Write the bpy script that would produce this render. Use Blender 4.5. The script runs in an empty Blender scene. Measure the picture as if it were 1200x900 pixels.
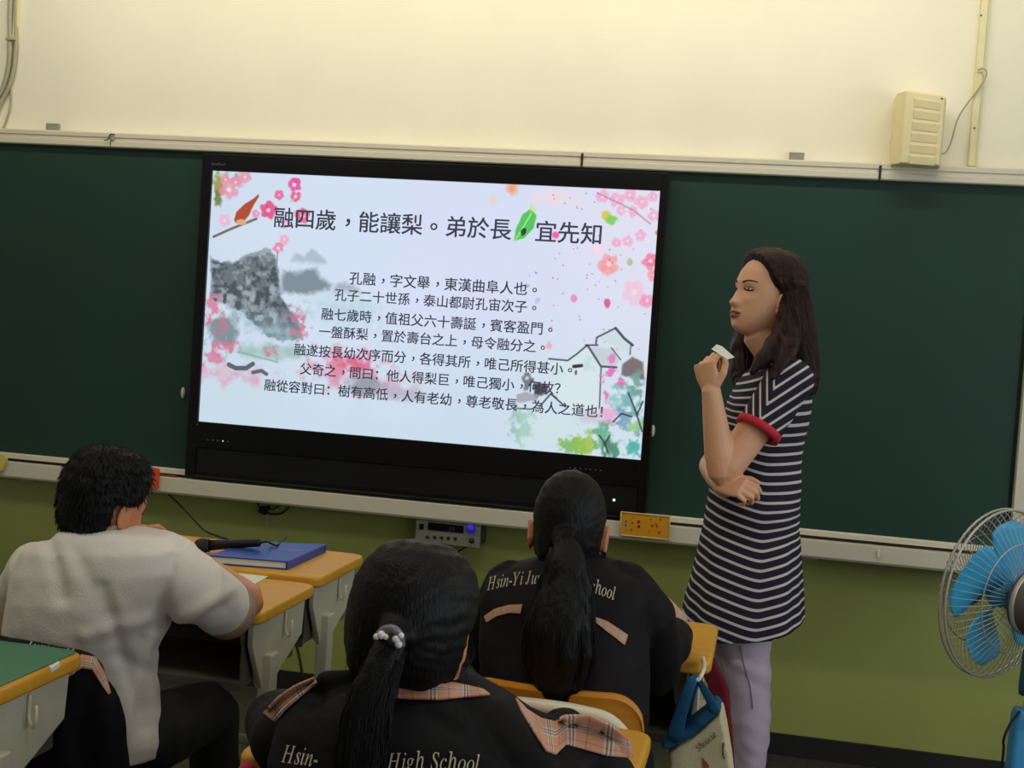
import bpy, bmesh, math, random
import numpy as np
from mathutils import Vector, Matrix, Quaternion, noise
from mathutils.bvhtree import BVHTree
random.seed(7); np.random.seed(7)
SC = bpy.context.scene
COL = SC.collection
PI = math.pi

# ------------------------------------------------------------------ camera
CAM = Vector((2.0844, -4.4757, 1.4312)); FPX = 1500.0
yaw, pitch, roll = -0.19937, -0.04526, 0.06784
FWD = Vector((math.sin(yaw)*math.cos(pitch), math.cos(yaw)*math.cos(pitch), math.sin(pitch)))
_r = FWD.cross(Vector((0, 0, 1))).normalized(); _u = _r.cross(FWD)
RGT = _r*math.cos(roll) + _u*math.sin(roll); UPV = -_r*math.sin(roll) + _u*math.cos(roll)
cd = bpy.data.cameras.new('camera'); cam = bpy.data.objects.new('camera', cd); COL.objects.link(cam)
cam.matrix_world = Matrix.Translation(CAM) @ Matrix((RGT, UPV, -FWD)).transposed().to_4x4()
cd.sensor_width = 36; cd.lens = FPX*36/1200; cd.clip_start = .05
SC.camera = cam
# ------------------------------------------------------------------ world, lights, exposure
SC.view_settings.view_transform = 'Standard'; SC.view_settings.look = 'None'
SC.view_settings.gamma = 1; SC.view_settings.exposure = 0
w = bpy.data.worlds.new('world'); SC.world = w; w.use_nodes = True
w.node_tree.nodes['Background'].inputs[0].default_value = (.75, .85, 1, 1)
w.node_tree.nodes['Background'].inputs[1].default_value = .25
def area(name, loc, target, sx, sy, power, color):
    l = bpy.data.lights.new(name, 'AREA'); l.shape = 'RECTANGLE'; l.size = sx; l.size_y = sy; l.energy = power; l.color = color
    o = bpy.data.objects.new(name, l); COL.objects.link(o); o.location = loc
    o.rotation_euler = (Vector(target)-Vector(loc)).to_track_quat('-Z', 'Y').to_euler(); return o
LIGHTS = [area('board_lamp_light', (1.0, -.80, 3.02), (1.0, .1, 2.30), 4.0, .12, 33, (1, .94, .79)),
          area('ceiling_lamp_light', (1.6, -3.0, 3.10), (1.6, -3.0, 0), 1.3, .35, 14, (1, .95, .86)),
          area('ceiling_lamp_light', (-.8, -2.6, 3.10), (-.8, -2.6, 0), 1.3, .35, 14, (1, .95, .86)),
          area('window_daylight', (4.55, -2.3, 1.75), (2.0, -1.8, .7), 2.6, 1.3, 30, (.86, .93, 1)),
          area('window_daylight', (4.55, -6.0, 1.75), (1.0, -3.0, .9), 2.6, 1.3, 34, (.88, .94, 1))]

# ------------------------------------------------------------------ helpers
def at(px, py, Y):
    d = FWD + RGT*((px-600)/FPX) - UPV*((py-450)/FPX)
    return CAM + d*((Y-CAM.y)/d.y)
def atz(px, py, z):
    d = FWD + RGT*((px-600)/FPX) - UPV*((py-450)/FPX)
    return CAM + d*((z-CAM.z)/d.z)
def pr(p):
    d = Vector(p)-CAM; z = d.dot(FWD)
    return 600+FPX*d.dot(RGT)/z, 450-FPX*d.dot(UPV)/z
def lin(c):
    return tuple((v/12.92 if v <= .04045 else ((v+.055)/1.055)**2.4) for v in [x/255 for x in c])
MATS = {}
def mat(name, rgb, rough=.55, metal=0, var=.08, vscale=9, bump=0, bscale=60, rgb2=None, sheen=0, stretch=None, spec=.5, emit=0, sss=0, trans=0):
    if name in MATS: return MATS[name]
    m = bpy.data.materials.new(name); m.use_nodes = True; n = m.node_tree.nodes; l = m.node_tree.links
    b = n['Principled BSDF']; b.inputs['Roughness'].default_value = rough; b.inputs['Metallic'].default_value = metal
    b.inputs['Specular IOR Level'].default_value = spec
    c = lin(rgb); c2 = lin(rgb2) if rgb2 else tuple(x*(1-var*2) for x in c)
    tc = n.new('ShaderNodeTexCoord'); src = tc.outputs['Object']
    if stretch:
        mp = n.new('ShaderNodeMapping'); mp.inputs['Scale'].default_value = stretch; l.new(src, mp.inputs[0]); src = mp.outputs[0]
    nz = n.new('ShaderNodeTexNoise'); nz.inputs['Scale'].default_value = vscale; nz.inputs['Detail'].default_value = 5; l.new(src, nz.inputs['Vector'])
    rp = n.new('ShaderNodeValToRGB'); rp.color_ramp.elements[0].position = .32; rp.color_ramp.elements[1].position = .68
    rp.color_ramp.elements[0].color = (*c2, 1); rp.color_ramp.elements[1].color = (*c, 1)
    l.new(nz.outputs[0], rp.inputs[0]); l.new(rp.outputs[0], b.inputs['Base Color'])
    if bump:
        bz = n.new('ShaderNodeTexNoise'); bz.inputs['Scale'].default_value = bscale; bz.inputs['Detail'].default_value = 3; l.new(src, bz.inputs['Vector'])
        bp = n.new('ShaderNodeBump'); bp.inputs['Strength'].default_value = bump; bp.inputs['Distance'].default_value = .004
        l.new(bz.outputs[0], bp.inputs['Height']); l.new(bp.outputs[0], b.inputs['Normal'])
    if emit:
        b.inputs['Emission Color'].default_value = (*c, 1); b.inputs['Emission Strength'].default_value = emit
    if sss:
        b.inputs['Subsurface Weight'].default_value = sss; b.inputs['Subsurface Radius'].default_value = (.012, .005, .003)
    if sheen: b.inputs['Sheen Weight'].default_value = sheen
    if trans: b.inputs['Transmission Weight'].default_value = trans
    MATS[name] = m; return m
def attr_mat(name, attr='Col', emission=False, rough=.7):
    m = bpy.data.materials.new(name); m.use_nodes = True; n = m.node_tree.nodes; l = m.node_tree.links
    b = n['Principled BSDF']; a = n.new('ShaderNodeAttribute'); a.attribute_name = attr
    b.inputs['Roughness'].default_value = rough
    if emission:
        b.inputs['Base Color'].default_value = (.01, .01, .01, 1); l.new(a.outputs['Color'], b.inputs['Emission Color']); b.inputs['Emission Strength'].default_value = 1.0
    else: l.new(a.outputs['Color'], b.inputs['Base Color'])
    return m
def stripe_mat(name, attr, period, frac, ca, cb):
    m = bpy.data.materials.new(name); m.use_nodes = True; n = m.node_tree.nodes; l = m.node_tree.links
    b = n['Principled BSDF']; b.inputs['Roughness'].default_value = .85; b.inputs['Specular IOR Level'].default_value = .2
    a = n.new('ShaderNodeAttribute'); a.attribute_name = attr
    d = n.new('ShaderNodeMath'); d.operation = 'DIVIDE'; d.inputs[1].default_value = period; l.new(a.outputs['Fac'], d.inputs[0])
    f = n.new('ShaderNodeMath'); f.operation = 'FRACT'; l.new(d.outputs[0], f.inputs[0])
    r = n.new('ShaderNodeValToRGB'); e = r.color_ramp.elements; e[0].position = frac-.03; e[1].position = frac+.03
    e[0].color = (*lin(cb), 1); e[1].color = (*lin(ca), 1)
    x = e.new(.97); x.color = (*lin(ca), 1); x = e.new(.999); x.color = (*lin(cb), 1)
    l.new(f.outputs[0], r.inputs[0]); l.new(r.outputs[0], b.inputs['Base Color']); return m
def plaid_mat(name, base, k=1.0):
    """tan plaid over UV: black/white triple lines and thin red lines"""
    m = bpy.data.materials.new(name); m.use_nodes = True; n = m.node_tree.nodes; l = m.node_tree.links
    b = n['Principled BSDF']; b.inputs['Roughness'].default_value = .85; b.inputs['Specular IOR Level'].default_value = .2
    tc = n.new('ShaderNodeTexCoord'); sp = n.new('ShaderNodeSeparateXYZ'); l.new(tc.outputs['UV'], sp.inputs[0])
    dark = (.02*k, .02*k, .025*k); white = (.62*k, .58*k, .52*k); red = (.42*k, .07*k, .06*k); bs = tuple(x*k for x in lin(base))
    outs = []
    for ax in (0, 1):
        f = n.new('ShaderNodeMath'); f.operation = 'FRACT'; l.new(sp.outputs[ax], f.inputs[0])
        r = n.new('ShaderNodeValToRGB'); r.color_ramp.interpolation = 'CONSTANT'; e = r.color_ramp.elements
        stops = [(0, bs), (.30, white), (.35, dark), (.40, white), (.45, dark), (.50, white), (.55, bs), (.86, red), (.90, bs)]
        e[0].position = 0; e[0].color = (*stops[0][1], 1); e[1].position = stops[1][0]; e[1].color = (*stops[1][1], 1)
        for p_, c_ in stops[2:]:
            q = e.new(p_); q.color = (*c_, 1)
        l.new(f.outputs[0], r.inputs[0]); outs.append(r.outputs[0])
    mx = n.new('ShaderNodeMix'); mx.data_type = 'RGBA'; mx.inputs[0].default_value = .5
    l.new(outs[0], mx.inputs[6]); l.new(outs[1], mx.inputs[7]); l.new(mx.outputs[2], b.inputs['Base Color']); return m

class MB:
    def __init__(s): s.v = []; s.f = []; s.uv = None
    def add(s, vs, fs):
        k = len(s.v); s.v += [Vector(q) for q in vs]; s.f += [tuple(i+k for i in f) for f in fs]; return s
    def box(s, c, d, R=None):
        c = Vector(c); R = R or Matrix.Identity(3); h = [x/2 for x in d]
        vs = [c + R @ Vector((x*h[0], y*h[1], z*h[2])) for x in (-1, 1) for y in (-1, 1) for z in (-1, 1)]
        return s.add(vs, [(0, 1, 3, 2), (4, 6, 7, 5), (0, 4, 5, 1), (2, 3, 7, 6), (0, 2, 6, 4), (1, 5, 7, 3)])
    def bb(s, x0, x1, y0, y1, z0, z1): return s.box(((x0+x1)/2, (y0+y1)/2, (z0+z1)/2), (abs(x1-x0), abs(y1-y0), abs(z1-z0)))
    def rings(s, rs, cap=True, closed=True):
        n = len(rs[0]); vs = [p for r in rs for p in r]; fs = []
        for i in range(len(rs)-1):
            for j in range(n if closed else n-1):
                k = (j+1) % n; fs.append((i*n+j, i*n+k, (i+1)*n+k, (i+1)*n+j))
        if cap and closed: fs.append(tuple(range(n))[::-1]); fs.append(tuple((len(rs)-1)*n+j for j in range(n)))
        return s.add(vs, fs)
    def tube(s, pts, rad, seg=12, flat=1.0, flatdir=None, dome=True):
        pts = [Vector(p) for p in pts]; n = len(pts)
        if not hasattr(rad, '__len__'): rad = [rad]*n
        rad = list(rad)
        T = [(pts[min(i+1, n-1)]-pts[max(i-1, 0)]).normalized() for i in range(n)]
        ref = Vector(flatdir) if flatdir else (Vector((0, 0, 1)) if abs(T[0].z) < .9 else Vector((1, 0, 0)))
        N = (ref - T[0]*ref.dot(T[0])).normalized(); rs = []
        def ring(c, N, B, r): return [c + (N*math.cos(a)*flat + B*math.sin(a))*r for a in [2*PI*k/seg for k in range(seg)]]
        if dome: rs.append(ring(pts[0]-T[0]*rad[0]*.75, N, T[0].cross(N), rad[0]*.5)); 
        for i in range(n):
            if i: N = (N - T[i]*N.dot(T[i])).normalized()
            if flatdir: 
                N2 = (ref - T[i]*ref.dot(T[i])); N = N2.normalized() if N2.length > 1e-3 else N
            rs.append(ring(pts[i], N, T[i].cross(N), rad[i]))
        if dome: rs.append(ring(pts[-1]+T[-1]*rad[-1]*.75, N, T[-1].cross(N), rad[-1]*.5))
        return s.rings(rs)
    def ell(s, c, r, R=None, nu=20, nv=14):
        c = Vector(c); R = R or Matrix.Identity(3); rs = []
        for i in range(1, nv):
            t = PI*i/nv
            rs.append([c + R @ Vector((r[0]*math.sin(t)*math.cos(a), r[1]*math.sin(t)*math.sin(a), r[2]*math.cos(t))) for a in [2*PI*k/nu for k in range(nu)]])
        return s.rings(rs)
    def prism(s, pts, vec):
        n = len(pts); a = [Vector(p) for p in pts]; v = Vector(vec)
        return s.add(a+[p+v for p in a], [tuple(range(n))[::-1], tuple(range(n, 2*n))] + [(i, (i+1) % n, n+(i+1) % n, n+i) for i in range(n)])
    def lathe(s, c, axis, prof, seg=24):
        c = Vector(c); ax = Vector(axis).normalized(); ref = Vector((0, 0, 1)) if abs(ax.z) < .9 else Vector((1, 0, 0))
        N = (ref-ax*ref.dot(ax)).normalized(); B = ax.cross(N)
        return s.rings([[c+ax*h+(N*math.cos(a)+B*math.sin(a))*r for a in [2*PI*k/seg for k in range(seg)]] for r, h in prof])
    def join(s, o): return s.add(o.v, o.f)

def wloc(o):
    v = Vector((0, 0, 0))
    while o: v += Vector(o.location); o = o.parent
    return v
def tag(o, label=None, cat=None, group=None, kind=None):
    if label: o['label'] = label
    if cat: o['category'] = cat
    if group: o['group'] = group
    if kind: o['kind'] = kind
    return o
def thing(name, loc, label, cat, group=None):
    o = bpy.data.objects.new(name, None); COL.objects.link(o); o.location = loc; o.empty_display_size = .1
    return tag(o, label, cat, group)
def obj(name, mb, m, parent=None, bevel=0, smooth=False, sub=0, bseg=2, label=None, solid=0):
    if isinstance(mb, MB):
        me = bpy.data.meshes.new(name); me.from_pydata([tuple(v) for v in mb.v], [], mb.f); me.update()
        if mb.uv is not None:
            ul = me.uv_layers.new(name='UVMap')
            for lp in me.loops: ul.data[lp.index].uv = mb.uv[lp.vertex_index]
        bm = bmesh.new(); bm.from_mesh(me); bmesh.ops.recalc_face_normals(bm, faces=bm.faces); bm.to_mesh(me); bm.free()
    else: me = mb; me.name = name
    o = bpy.data.objects.new(name, me); COL.objects.link(o)
    if parent is not None: off = wloc(parent); o.parent = parent
    else:
        n = len(me.vertices); a = np.empty(n*3); me.vertices.foreach_get('co', a); a = a.reshape(-1, 3)
        off = Vector(((a[:, 0].min()+a[:, 0].max())/2, (a[:, 1].min()+a[:, 1].max())/2, a[:, 2].min())); o.location = off
    me.transform(Matrix.Translation(-off))
    if m: me.materials.append(m)
    if smooth:
        me.shade_smooth()
    if bevel:
        b = o.modifiers.new('bevel', 'BEVEL'); b.width = bevel; b.segments = bseg; b.limit_method = 'ANGLE'; b.angle_limit = .6
        me.shade_smooth(); wn = o.modifiers.new('wn', 'WEIGHTED_NORMAL')
    if sub: q = o.modifiers.new('sub', 'SUBSURF'); q.levels = q.render_levels = sub
    if solid: q = o.modifiers.new('solid', 'SOLIDIFY'); q.thickness = solid; q.offset = 0
    if label: o['label'] = label
    return o
def remesh(mb, voxel, smooth=2, fn=None, factor=.6):
    """union of the closed shapes of mb as one continuous surface"""
    me = bpy.data.meshes.new('tmp'); me.from_pydata([tuple(v) for v in mb.v], [], mb.f)
    bm = bmesh.new(); bm.from_mesh(me); bmesh.ops.recalc_face_normals(bm, faces=bm.faces); bm.to_mesh(me); bm.free()
    o = bpy.data.objects.new('tmp', me); COL.objects.link(o)
    r = o.modifiers.new('r', 'REMESH'); r.mode = 'VOXEL'; r.voxel_size = voxel
    if smooth: q = o.modifiers.new('s', 'SMOOTH'); q.factor = factor; q.iterations = smooth
    dg = bpy.context.evaluated_depsgraph_get(); dg.update()
    out = bpy.data.meshes.new_from_object(o.evaluated_get(dg)); bpy.data.objects.remove(o); bpy.data.meshes.remove(me)
    if fn:
        nor = [v.normal.copy() for v in out.vertices]
        for v, nn in zip(out.vertices, nor): v.co = fn(v.co, nn)
    out.update(); return out
def folds(amp, sx, sy, sz, seed=0, amp2=None):
    def f(co, n):
        q = Vector((co.x*sx+seed, co.y*sy, co.z*sz))
        a = noise.noise(q); a = (1-abs(a)*2.2)
        b = noise.noise(Vector((co.x*11+seed, co.y*11, co.z*11)))
        return co + n*(amp*(a-.4) + (amp2 if amp2 is not None else amp*.5)*b)
    return f
def rows(mb, rs, seg=40, ex=2.3):
    """rs: (py, px_left, px_right, Y, half_depth); rings in world space through those silhouette points"""
    out = []
    for (py, a, b, Y, ry) in rs:
        ya, yb = (py, py) if not hasattr(py, '__len__') else py
        A = at(a, ya, Y); B = at(b, yb, Y); c = (A+B)/2; h = (B-A)/2; rg = []
        for k in range(seg):
            t = 2*PI*k/seg; ct, st = math.cos(t), math.sin(t)
            rg.append(c + h*(math.copysign(abs(ct)**(2/ex), ct)) + Vector((0, 1, 0))*ry*math.copysign(abs(st)**(2/ex), st))
        out.append(rg)
    mb.rings(out); return mb
def curve_pts(pts, n=24):
    """Catmull-Rom through pts"""
    P = [Vector(p) for p in pts]; P = [P[0]*2-P[1]] + P + [P[-1]*2-P[-2]]; out = []
    m = len(P)-3
    for i in range(n+1):
        t = i/n*m; k = min(int(t), m-1); t -= k; a, b, c, d = P[k:k+4]
        out.append(.5*((2*b)+(c-a)*t+(2*a-5*b+4*c-d)*t*t+(3*b-3*c+d-a)*t*t*t))
    return out
def lerpl(L, n):
    m = len(L)-1
    return [L[min(int(i/n*m), m-1)]*(1-(i/n*m-min(int(i/n*m), m-1))) + L[min(int(i/n*m), m-1)+1]*(i/n*m-min(int(i/n*m), m-1)) for i in range(n+1)]
def bvh_of(o):
    off = wloc(o.parent) if o.parent else Vector(o.location)
    vs = [v.co+off for v in o.data.vertices]
    return BVHTree.FromPolygons(vs, [tuple(p.vertices) for p in o.data.polygons])
def cast(bvh, px, py, off=.002, Yd=-2):
    d = (at(px, py, Yd)-CAM).normalized()
    h = bvh.ray_cast(CAM, d)
    if h[0] is None: return None
    return h[0]-d*off
def decal(bvh, grid_fn, nu, nv, ku, kv, off=.002, Yd=-2):
    """cloth band lying on a surface, grid_fn(u,v)->px"""
    mb = MB(); uv = []; pts = {}; last = None
    for i in range(nu+1):
        for j in range(nv+1):
            x, y = grid_fn(i/nu, j/nv); h = cast(bvh, x, y, off, Yd)
            if h is None or (last is not None and abs(h.y-last) > .08): h = at(x, y, (last if last is not None else Yd)+.004)
            last = h.y; mb.v.append(h); uv.append((i/nu*ku, j/nv*kv))
    n = nv+1
    for i in range(nu):
        for j in range(nv): mb.f.append((i*n+j, (i+1)*n+j, (i+1)*n+j+1, i*n+j+1))
    mb.uv = uv; return mb
# text ---------------------------------------------------------------
_gc = {}; OFS = [0]
def glyph(ch, sh=0.0):
    if (ch, sh) in _gc: return _gc[(ch, sh)]
    c = bpy.data.curves.new('t', 'FONT'); c.body = ch; c.size = 1; c.shear = sh; c.resolution_u = 3; c.fill_mode = 'FRONT'; c.offset = OFS[0]
    o = bpy.data.objects.new('t', c); COL.objects.link(o)
    dg = bpy.context.evaluated_depsgraph_get(); me = bpy.data.meshes.new_from_object(o.evaluated_get(dg))
    vs = [(v.co.x, v.co.y) for v in me.vertices]; fs = [tuple(p.vertices) for p in me.polygons]
    bpy.data.objects.remove(o); bpy.data.meshes.remove(me)
    _gc[(ch, sh)] = (vs, fs); return vs, fs
def text_line(s, place, size=1.0, cjk=True, adv=None, sh=0.0):
    """place(gx,gy) maps text units to world"""
    mb = MB(); x = 0
    for ch in s:
        vs, fs = glyph(ch, sh)
        if not cjk and ch == ' ': x += .3; continue
        dx = dy = 0
        if cjk and ch in '，。': dx, dy = .30, .24
        w_ = 1.0 if cjk else ((max(v[0] for v in vs)+.06) if vs else .3)
        mb.add([place(x+dx+v[0], dy+v[1]) for v in vs], fs)
        if cjk:
            for q, (ox, oy) in enumerate(((.022, 0), (0, .018), (.022, .018))): mb.add([place(x+dx+v[0]+ox, dy+v[1]+oy)+Vector((0, -.00012*(q+1), 0)) for v in vs], fs)
        x += w_
    return mb, x
def fine(mb, mx):
    me = bpy.data.meshes.new('f'); me.from_pydata([tuple(v) for v in mb.v], [], mb.f); bm = bmesh.new(); bm.from_mesh(me)
    bmesh.ops.triangulate(bm, faces=bm.faces)
    for _ in range(3):
        es = [e for e in bm.edges if e.calc_length() > mx]
        if not es: break
        bmesh.ops.subdivide_edges(bm, edges=es, cuts=1); bmesh.ops.triangulate(bm, faces=bm.faces)
    out = MB(); bm.verts.index_update(); out.v = [v.co.copy() for v in bm.verts]; out.f = [tuple(v.index for v in f.verts) for f in bm.faces]; bm.free(); return out
def MATH(s):
    o = ''
    for ch in s:
        if ch == 'h': o += '\u210e'
        elif 'A' <= ch <= 'Z': o += chr(0x1D434+ord(ch)-65)
        elif 'a' <= ch <= 'z': o += chr(0x1D44E+ord(ch)-97)
        else: o += ch
    return o
def cloth_text(s, bvh, p0, p1, hpx, arc=0, Yd=-2, off=.0025, squeeze=None):
    """lettering printed on cloth: baseline px p0->p1, arc px upward in the middle"""
    st = MATH(s); tot = text_line(st, lambda x, y: Vector((x, y, 0)), cjk=False)[1]
    L = math.hypot(p1[0]-p0[0], p1[1]-p0[1]); ux, uy = (p1[0]-p0[0])/L, (p1[1]-p0[1])/L; k = L/tot
    flat, _ = text_line(st, lambda x, y: Vector((x, y, 0)), cjk=False)
    flat = fine(flat, .09); out = MB()
    for v in flat.v:
        t = v.x/tot; a = arc*4*t*(1-t)
        X = p0[0]+ux*v.x*k+uy*v.y*hpx*1.0; Y = p0[1]+uy*v.x*k-ux*v.y*hpx-a
        h = cast(bvh, X, Y, off, Yd); out.v.append(h if h is not None else at(X, Y, Yd))
    out.f = flat.f; return out

# ------------------------------------------------------------------ materials
M_cream = mat('cream_wall_paint', (244, 238, 214), .75, var=.03, vscale=2.2, bump=.12, bscale=160)
M_green = mat('olive_wall_paint', (156, 165, 88), .42, var=.06, vscale=1.6, bump=.1, bscale=120)
M_floor = mat('dark_terrazzo', (70, 68, 62), .35, var=.3, vscale=60)
M_base = mat('black_baseboard', (26, 24, 24), .5)
M_board = mat('green_board_enamel', (26, 60, 49), .55, var=.10, vscale=1.8, spec=.35)
M_alu = mat('brushed_aluminium', (222, 215, 192), .5, .12, var=.06, vscale=30, stretch=(1, 20, 60))
M_seam = mat('dark_seam', (40, 38, 34), .7)
M_blackp = mat('black_plastic', (17, 18, 21), .45, spec=.3)
M_gloss = mat('gloss_black', (12, 13, 16), .3, spec=.3)
M_pvc = mat('cream_pvc', (232, 222, 176), .5, var=.04)
M_greyp = mat('grey_pvc', (176, 172, 140), .5)
M_desk = mat('yellow_laminate', (212, 154, 40), .5, var=.07, vscale=5, stretch=(1, 8, 1), bump=.05)
M_wood = mat('orange_plywood', (206, 134, 28), .42, var=.10, vscale=5, stretch=(1, 1, 9))
M_steel = mat('grey_painted_steel', (196, 192, 170), .5, var=.06)
M_drawer = mat('dark_grey_tray', (92, 90, 74), .5, var=.1)
M_tube = mat('cream_steel_tube', (226, 216, 188), .35)
M_shirt = mat('white_cotton', (226, 219, 208), .85, var=.03, vscale=6, bump=.25, bscale=220, spec=.2)
M_jacket = mat('black_nylon', (13, 12, 15), .7, var=.15, vscale=7, bump=.15, bscale=130, spec=.18)
M_jacket2 = mat('black_nylon_purple', (19, 14, 18), .72, var=.15, vscale=7, bump=.15, bscale=130, spec=.18)
M_trouser = mat('dark_trousers', (12, 12, 15), .8, bump=.2, bscale=200)
M_jean = mat('lavender_twill', (186, 170, 186), .85, var=.08, vscale=10, bump=.4, bscale=240, spec=.2)
M_skin = mat('skin', (226, 172, 134), .5, var=.05, vscale=16, sss=.12, spec=.35)
M_skinb = mat('tan_skin', (208, 138, 98), .5, var=.07, vscale=14, sss=.12, spec=.35)
M_hair = mat('black_hair', (8, 7, 9), .5, var=.25, vscale=40, stretch=(6, 6, .8), bump=.5, bscale=60, spec=.2)
M_hairb = mat('dark_brown_hair', (50, 23, 17), .45, var=.35, vscale=34, stretch=(7, 7, .6), bump=.5, bscale=60, spec=.22, rgb2=(20, 10, 9))
M_brow = mat('brow_dark', (58, 38, 30), .8)
M_lip = mat('lip', (168, 84, 78), .45)
M_lash = mat('lash', (30, 20, 18), .7)
M_eye = mat('eye_white', (215, 205, 195), .3)
M_red = mat('red_trim', (196, 28, 54), .75)
M_paper = mat('white_paper', (225, 228, 214), .8, var=.02)
M_blue = mat('blue_folder_cover', (30, 66, 158), .4, var=.12)
M_shoe = mat('black_shoe', (22, 22, 24), .4)
M_print = mat('silver_lettering', (196, 186, 158), .6)
P_tan = plaid_mat('tan_plaid', (196, 146, 116)); P_bw = plaid_mat('fine_plaid', (170, 140, 110), .9)
M_ceil = mat('ceiling_paint', (225, 222, 210), .8)

# ------------------------------------------------------------------ the room
WY = .06                                  # wall plane behind the board
def struct(name, mb, m, parent=None, **k):
    o = obj(name, mb, m, parent, **k)
    if parent is None: o['kind'] = 'structure'
    return o
X0, X1, Y0, H = -2.6, 4.6, -8.2, 3.2
wf = thing('wall_front', (1, WY, 0), None, None); wf['kind'] = 'structure'
obj('upper_wall', MB().bb(X0, X1, WY, WY+.12, 1.4, H), M_cream, wf)
obj('lower_wall', MB().bb(X0, X1, WY, WY+.12, 0, 1.4), M_green, wf)
struct('floor', MB().bb(X0, X1, Y0, WY+.12, -.1, 0), M_floor)
struct('ceiling', MB().bb(X0, X1, Y0, WY+.12, H, H+.1), M_ceil)
struct('wall_left', MB().bb(X0-.12, X0, Y0, WY+.12, 0, H), M_cream)
struct('wall_back', MB().bb(X0, X1, Y0-.12, Y0, 0, H), M_cream)
wr = MB(); wr.bb(X1, X1+.12, Y0, WY+.12, 0, 1.0); wr.bb(X1, X1+.12, Y0, WY+.12, 2.5, H)
for a, b in ((Y0, -7.4), (-4.6, -3.7), (-.9, WY+.12)): wr.bb(X1, X1+.12, a, b, 1.0, 2.5)
struct('wall_right', wr, M_cream)
for i, (a, b) in enumerate(((-3.7, -.9), (-7.4, -4.6))):
    fr = MB(); fr.bb(X1+.02, X1+.07, a, b, 1.0, 1.05); fr.bb(X1+.02, X1+.07, a, b, 2.45, 2.5)
    for yy in (a+.025, (a+b)/2, b-.025): fr.bb(X1+.02, X1+.07, yy-.025, yy+.025, 1.0, 2.5)
    wn = struct('window_%d' % (i+1), fr, M_alu)
struct('baseboard_front', MB().bb(X0, X1, WY-.012, WY-.0002, 0, .075), M_base)

# ceiling lamps for the light they give (above the frame)
for i, (lx, ly, lz, sx, sy) in enumerate(((1.0, -.80, 3.03, 4.1, .14), (1.6, -3.0, 3.11, 1.4, .4), (-.8, -2.6, 3.11, 1.4, .4))):
    t = thing('ceiling_lamp', (lx, ly, lz), ['long blackboard lamp on the ceiling in front of the board', 'ceiling lamp above the middle of the class', 'ceiling lamp above the left side of the class'][i], 'lamp')
    obj('housing', MB().bb(lx-sx/2, lx+sx/2, ly-sy/2, ly+sy/2, lz+.01, lz+.05), M_steel, t, bevel=.005)
    obj('stem', MB().bb(lx-.02, lx+.02, ly-.02, ly+.02, lz+.05, H-.0002), M_steel, t)

# ------------------------------------------------------------------ blackboard
bb_ = thing('blackboard', (1.05, WY, .7), 'long dark green sliding blackboard with aluminium rails, spanning the wall', 'blackboard')
BL, BR = -1.6, 2.92
obj('board_panel', MB().bb(BL, 2.90, .034, WY-.001, .80, 2.005), M_board, bb_, label='fixed green backing panel')
obj('board_panel', MB().bb(BL, .30, .016, .030, .80, 2.003), M_board, bb_, label='sliding green panel left of the screen', bevel=.001)
obj('board_panel', MB().bb(1.35, 2.885, .018, .031, .80, 2.003), M_board, bb_, label='sliding green panel right of the screen', bevel=.001)
for xa, xb in ((BL, -.43), (-.425, 1.375), (1.38, 2.385), (2.39, 3.4)):
    r = MB()
    prof = [(WY-.001, 2.058), (-.006, 2.058), (-.010, 2.054), (-.010, 2.040), (-.006, 2.038), (-.006, 2.026), (-.010, 2.024), (-.010, 2.006), (-.006, 2.002), (.012, 2.002), (.012, 2.012), (WY-.001, 2.012)]
    r.prism([(xa, y, z) for y, z in prof], (xb-xa, 0, 0)); obj('top_rail', r, M_alu, bb_)
for x in (1.3775, 2.3875): obj('rail_seam', MB().bb(x-.004, x+.004, -.013, .02, 2.006, 2.05), M_seam, bb_, label='dark seam in the rail')
# chalk tray with an upper track
r = MB(); prof = [(WY-.001, .806), (.004, .806), (.0, .802), (.0, .786), (WY-.001, .786)]
r.prism([(BL, y, z) for y, z in prof], (3.4-BL, 0, 0)); obj('lower_track', r, M_alu, bb_)
r = MB(); prof = [(WY-.001, .774), (-.060, .774), (-.064, .781), (-.070, .779), (-.072, .728), (-.066, .720), (-.058, .718), (-.05, .725), (-.052, .762), (WY-.001, .765)]
r.prism([(BL, y, z) for y, z in prof], (3.4-BL, 0, 0)); obj('chalk_tray', r, M_alu, bb_)
obj('tray_shadow_strip', MB().bb(BL, 3.4, .012, WY-.001, .774, .787), M_seam, bb_, label='dark strip painted as the shadow between track and tray')  # dark filler paints in the shadow between the track and the tray
obj('end_frame', MB().bb(2.90, 2.935, -.006, WY-.001, .80, 2.004), M_alu, bb_, bevel=.002, label='vertical aluminium end frame')
for px, py in ((214.5, 460.5), (765, 505)):
    c = at(px, py, .012); h = MB(); h.ell(c, (.0075, .012, .022), nu=14, nv=10); obj('pull_knob', h, M_tube, bb_, smooth=True, label='small white oval pull')
for px, py in ((36, 568), (948, 663)):
    c = at(px, py, WY-.015); obj('tray_bracket', MB().box((c.x, WY-.021, .708), (.05, .04, .02)), M_steel, bb_, bevel=.002)

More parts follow.
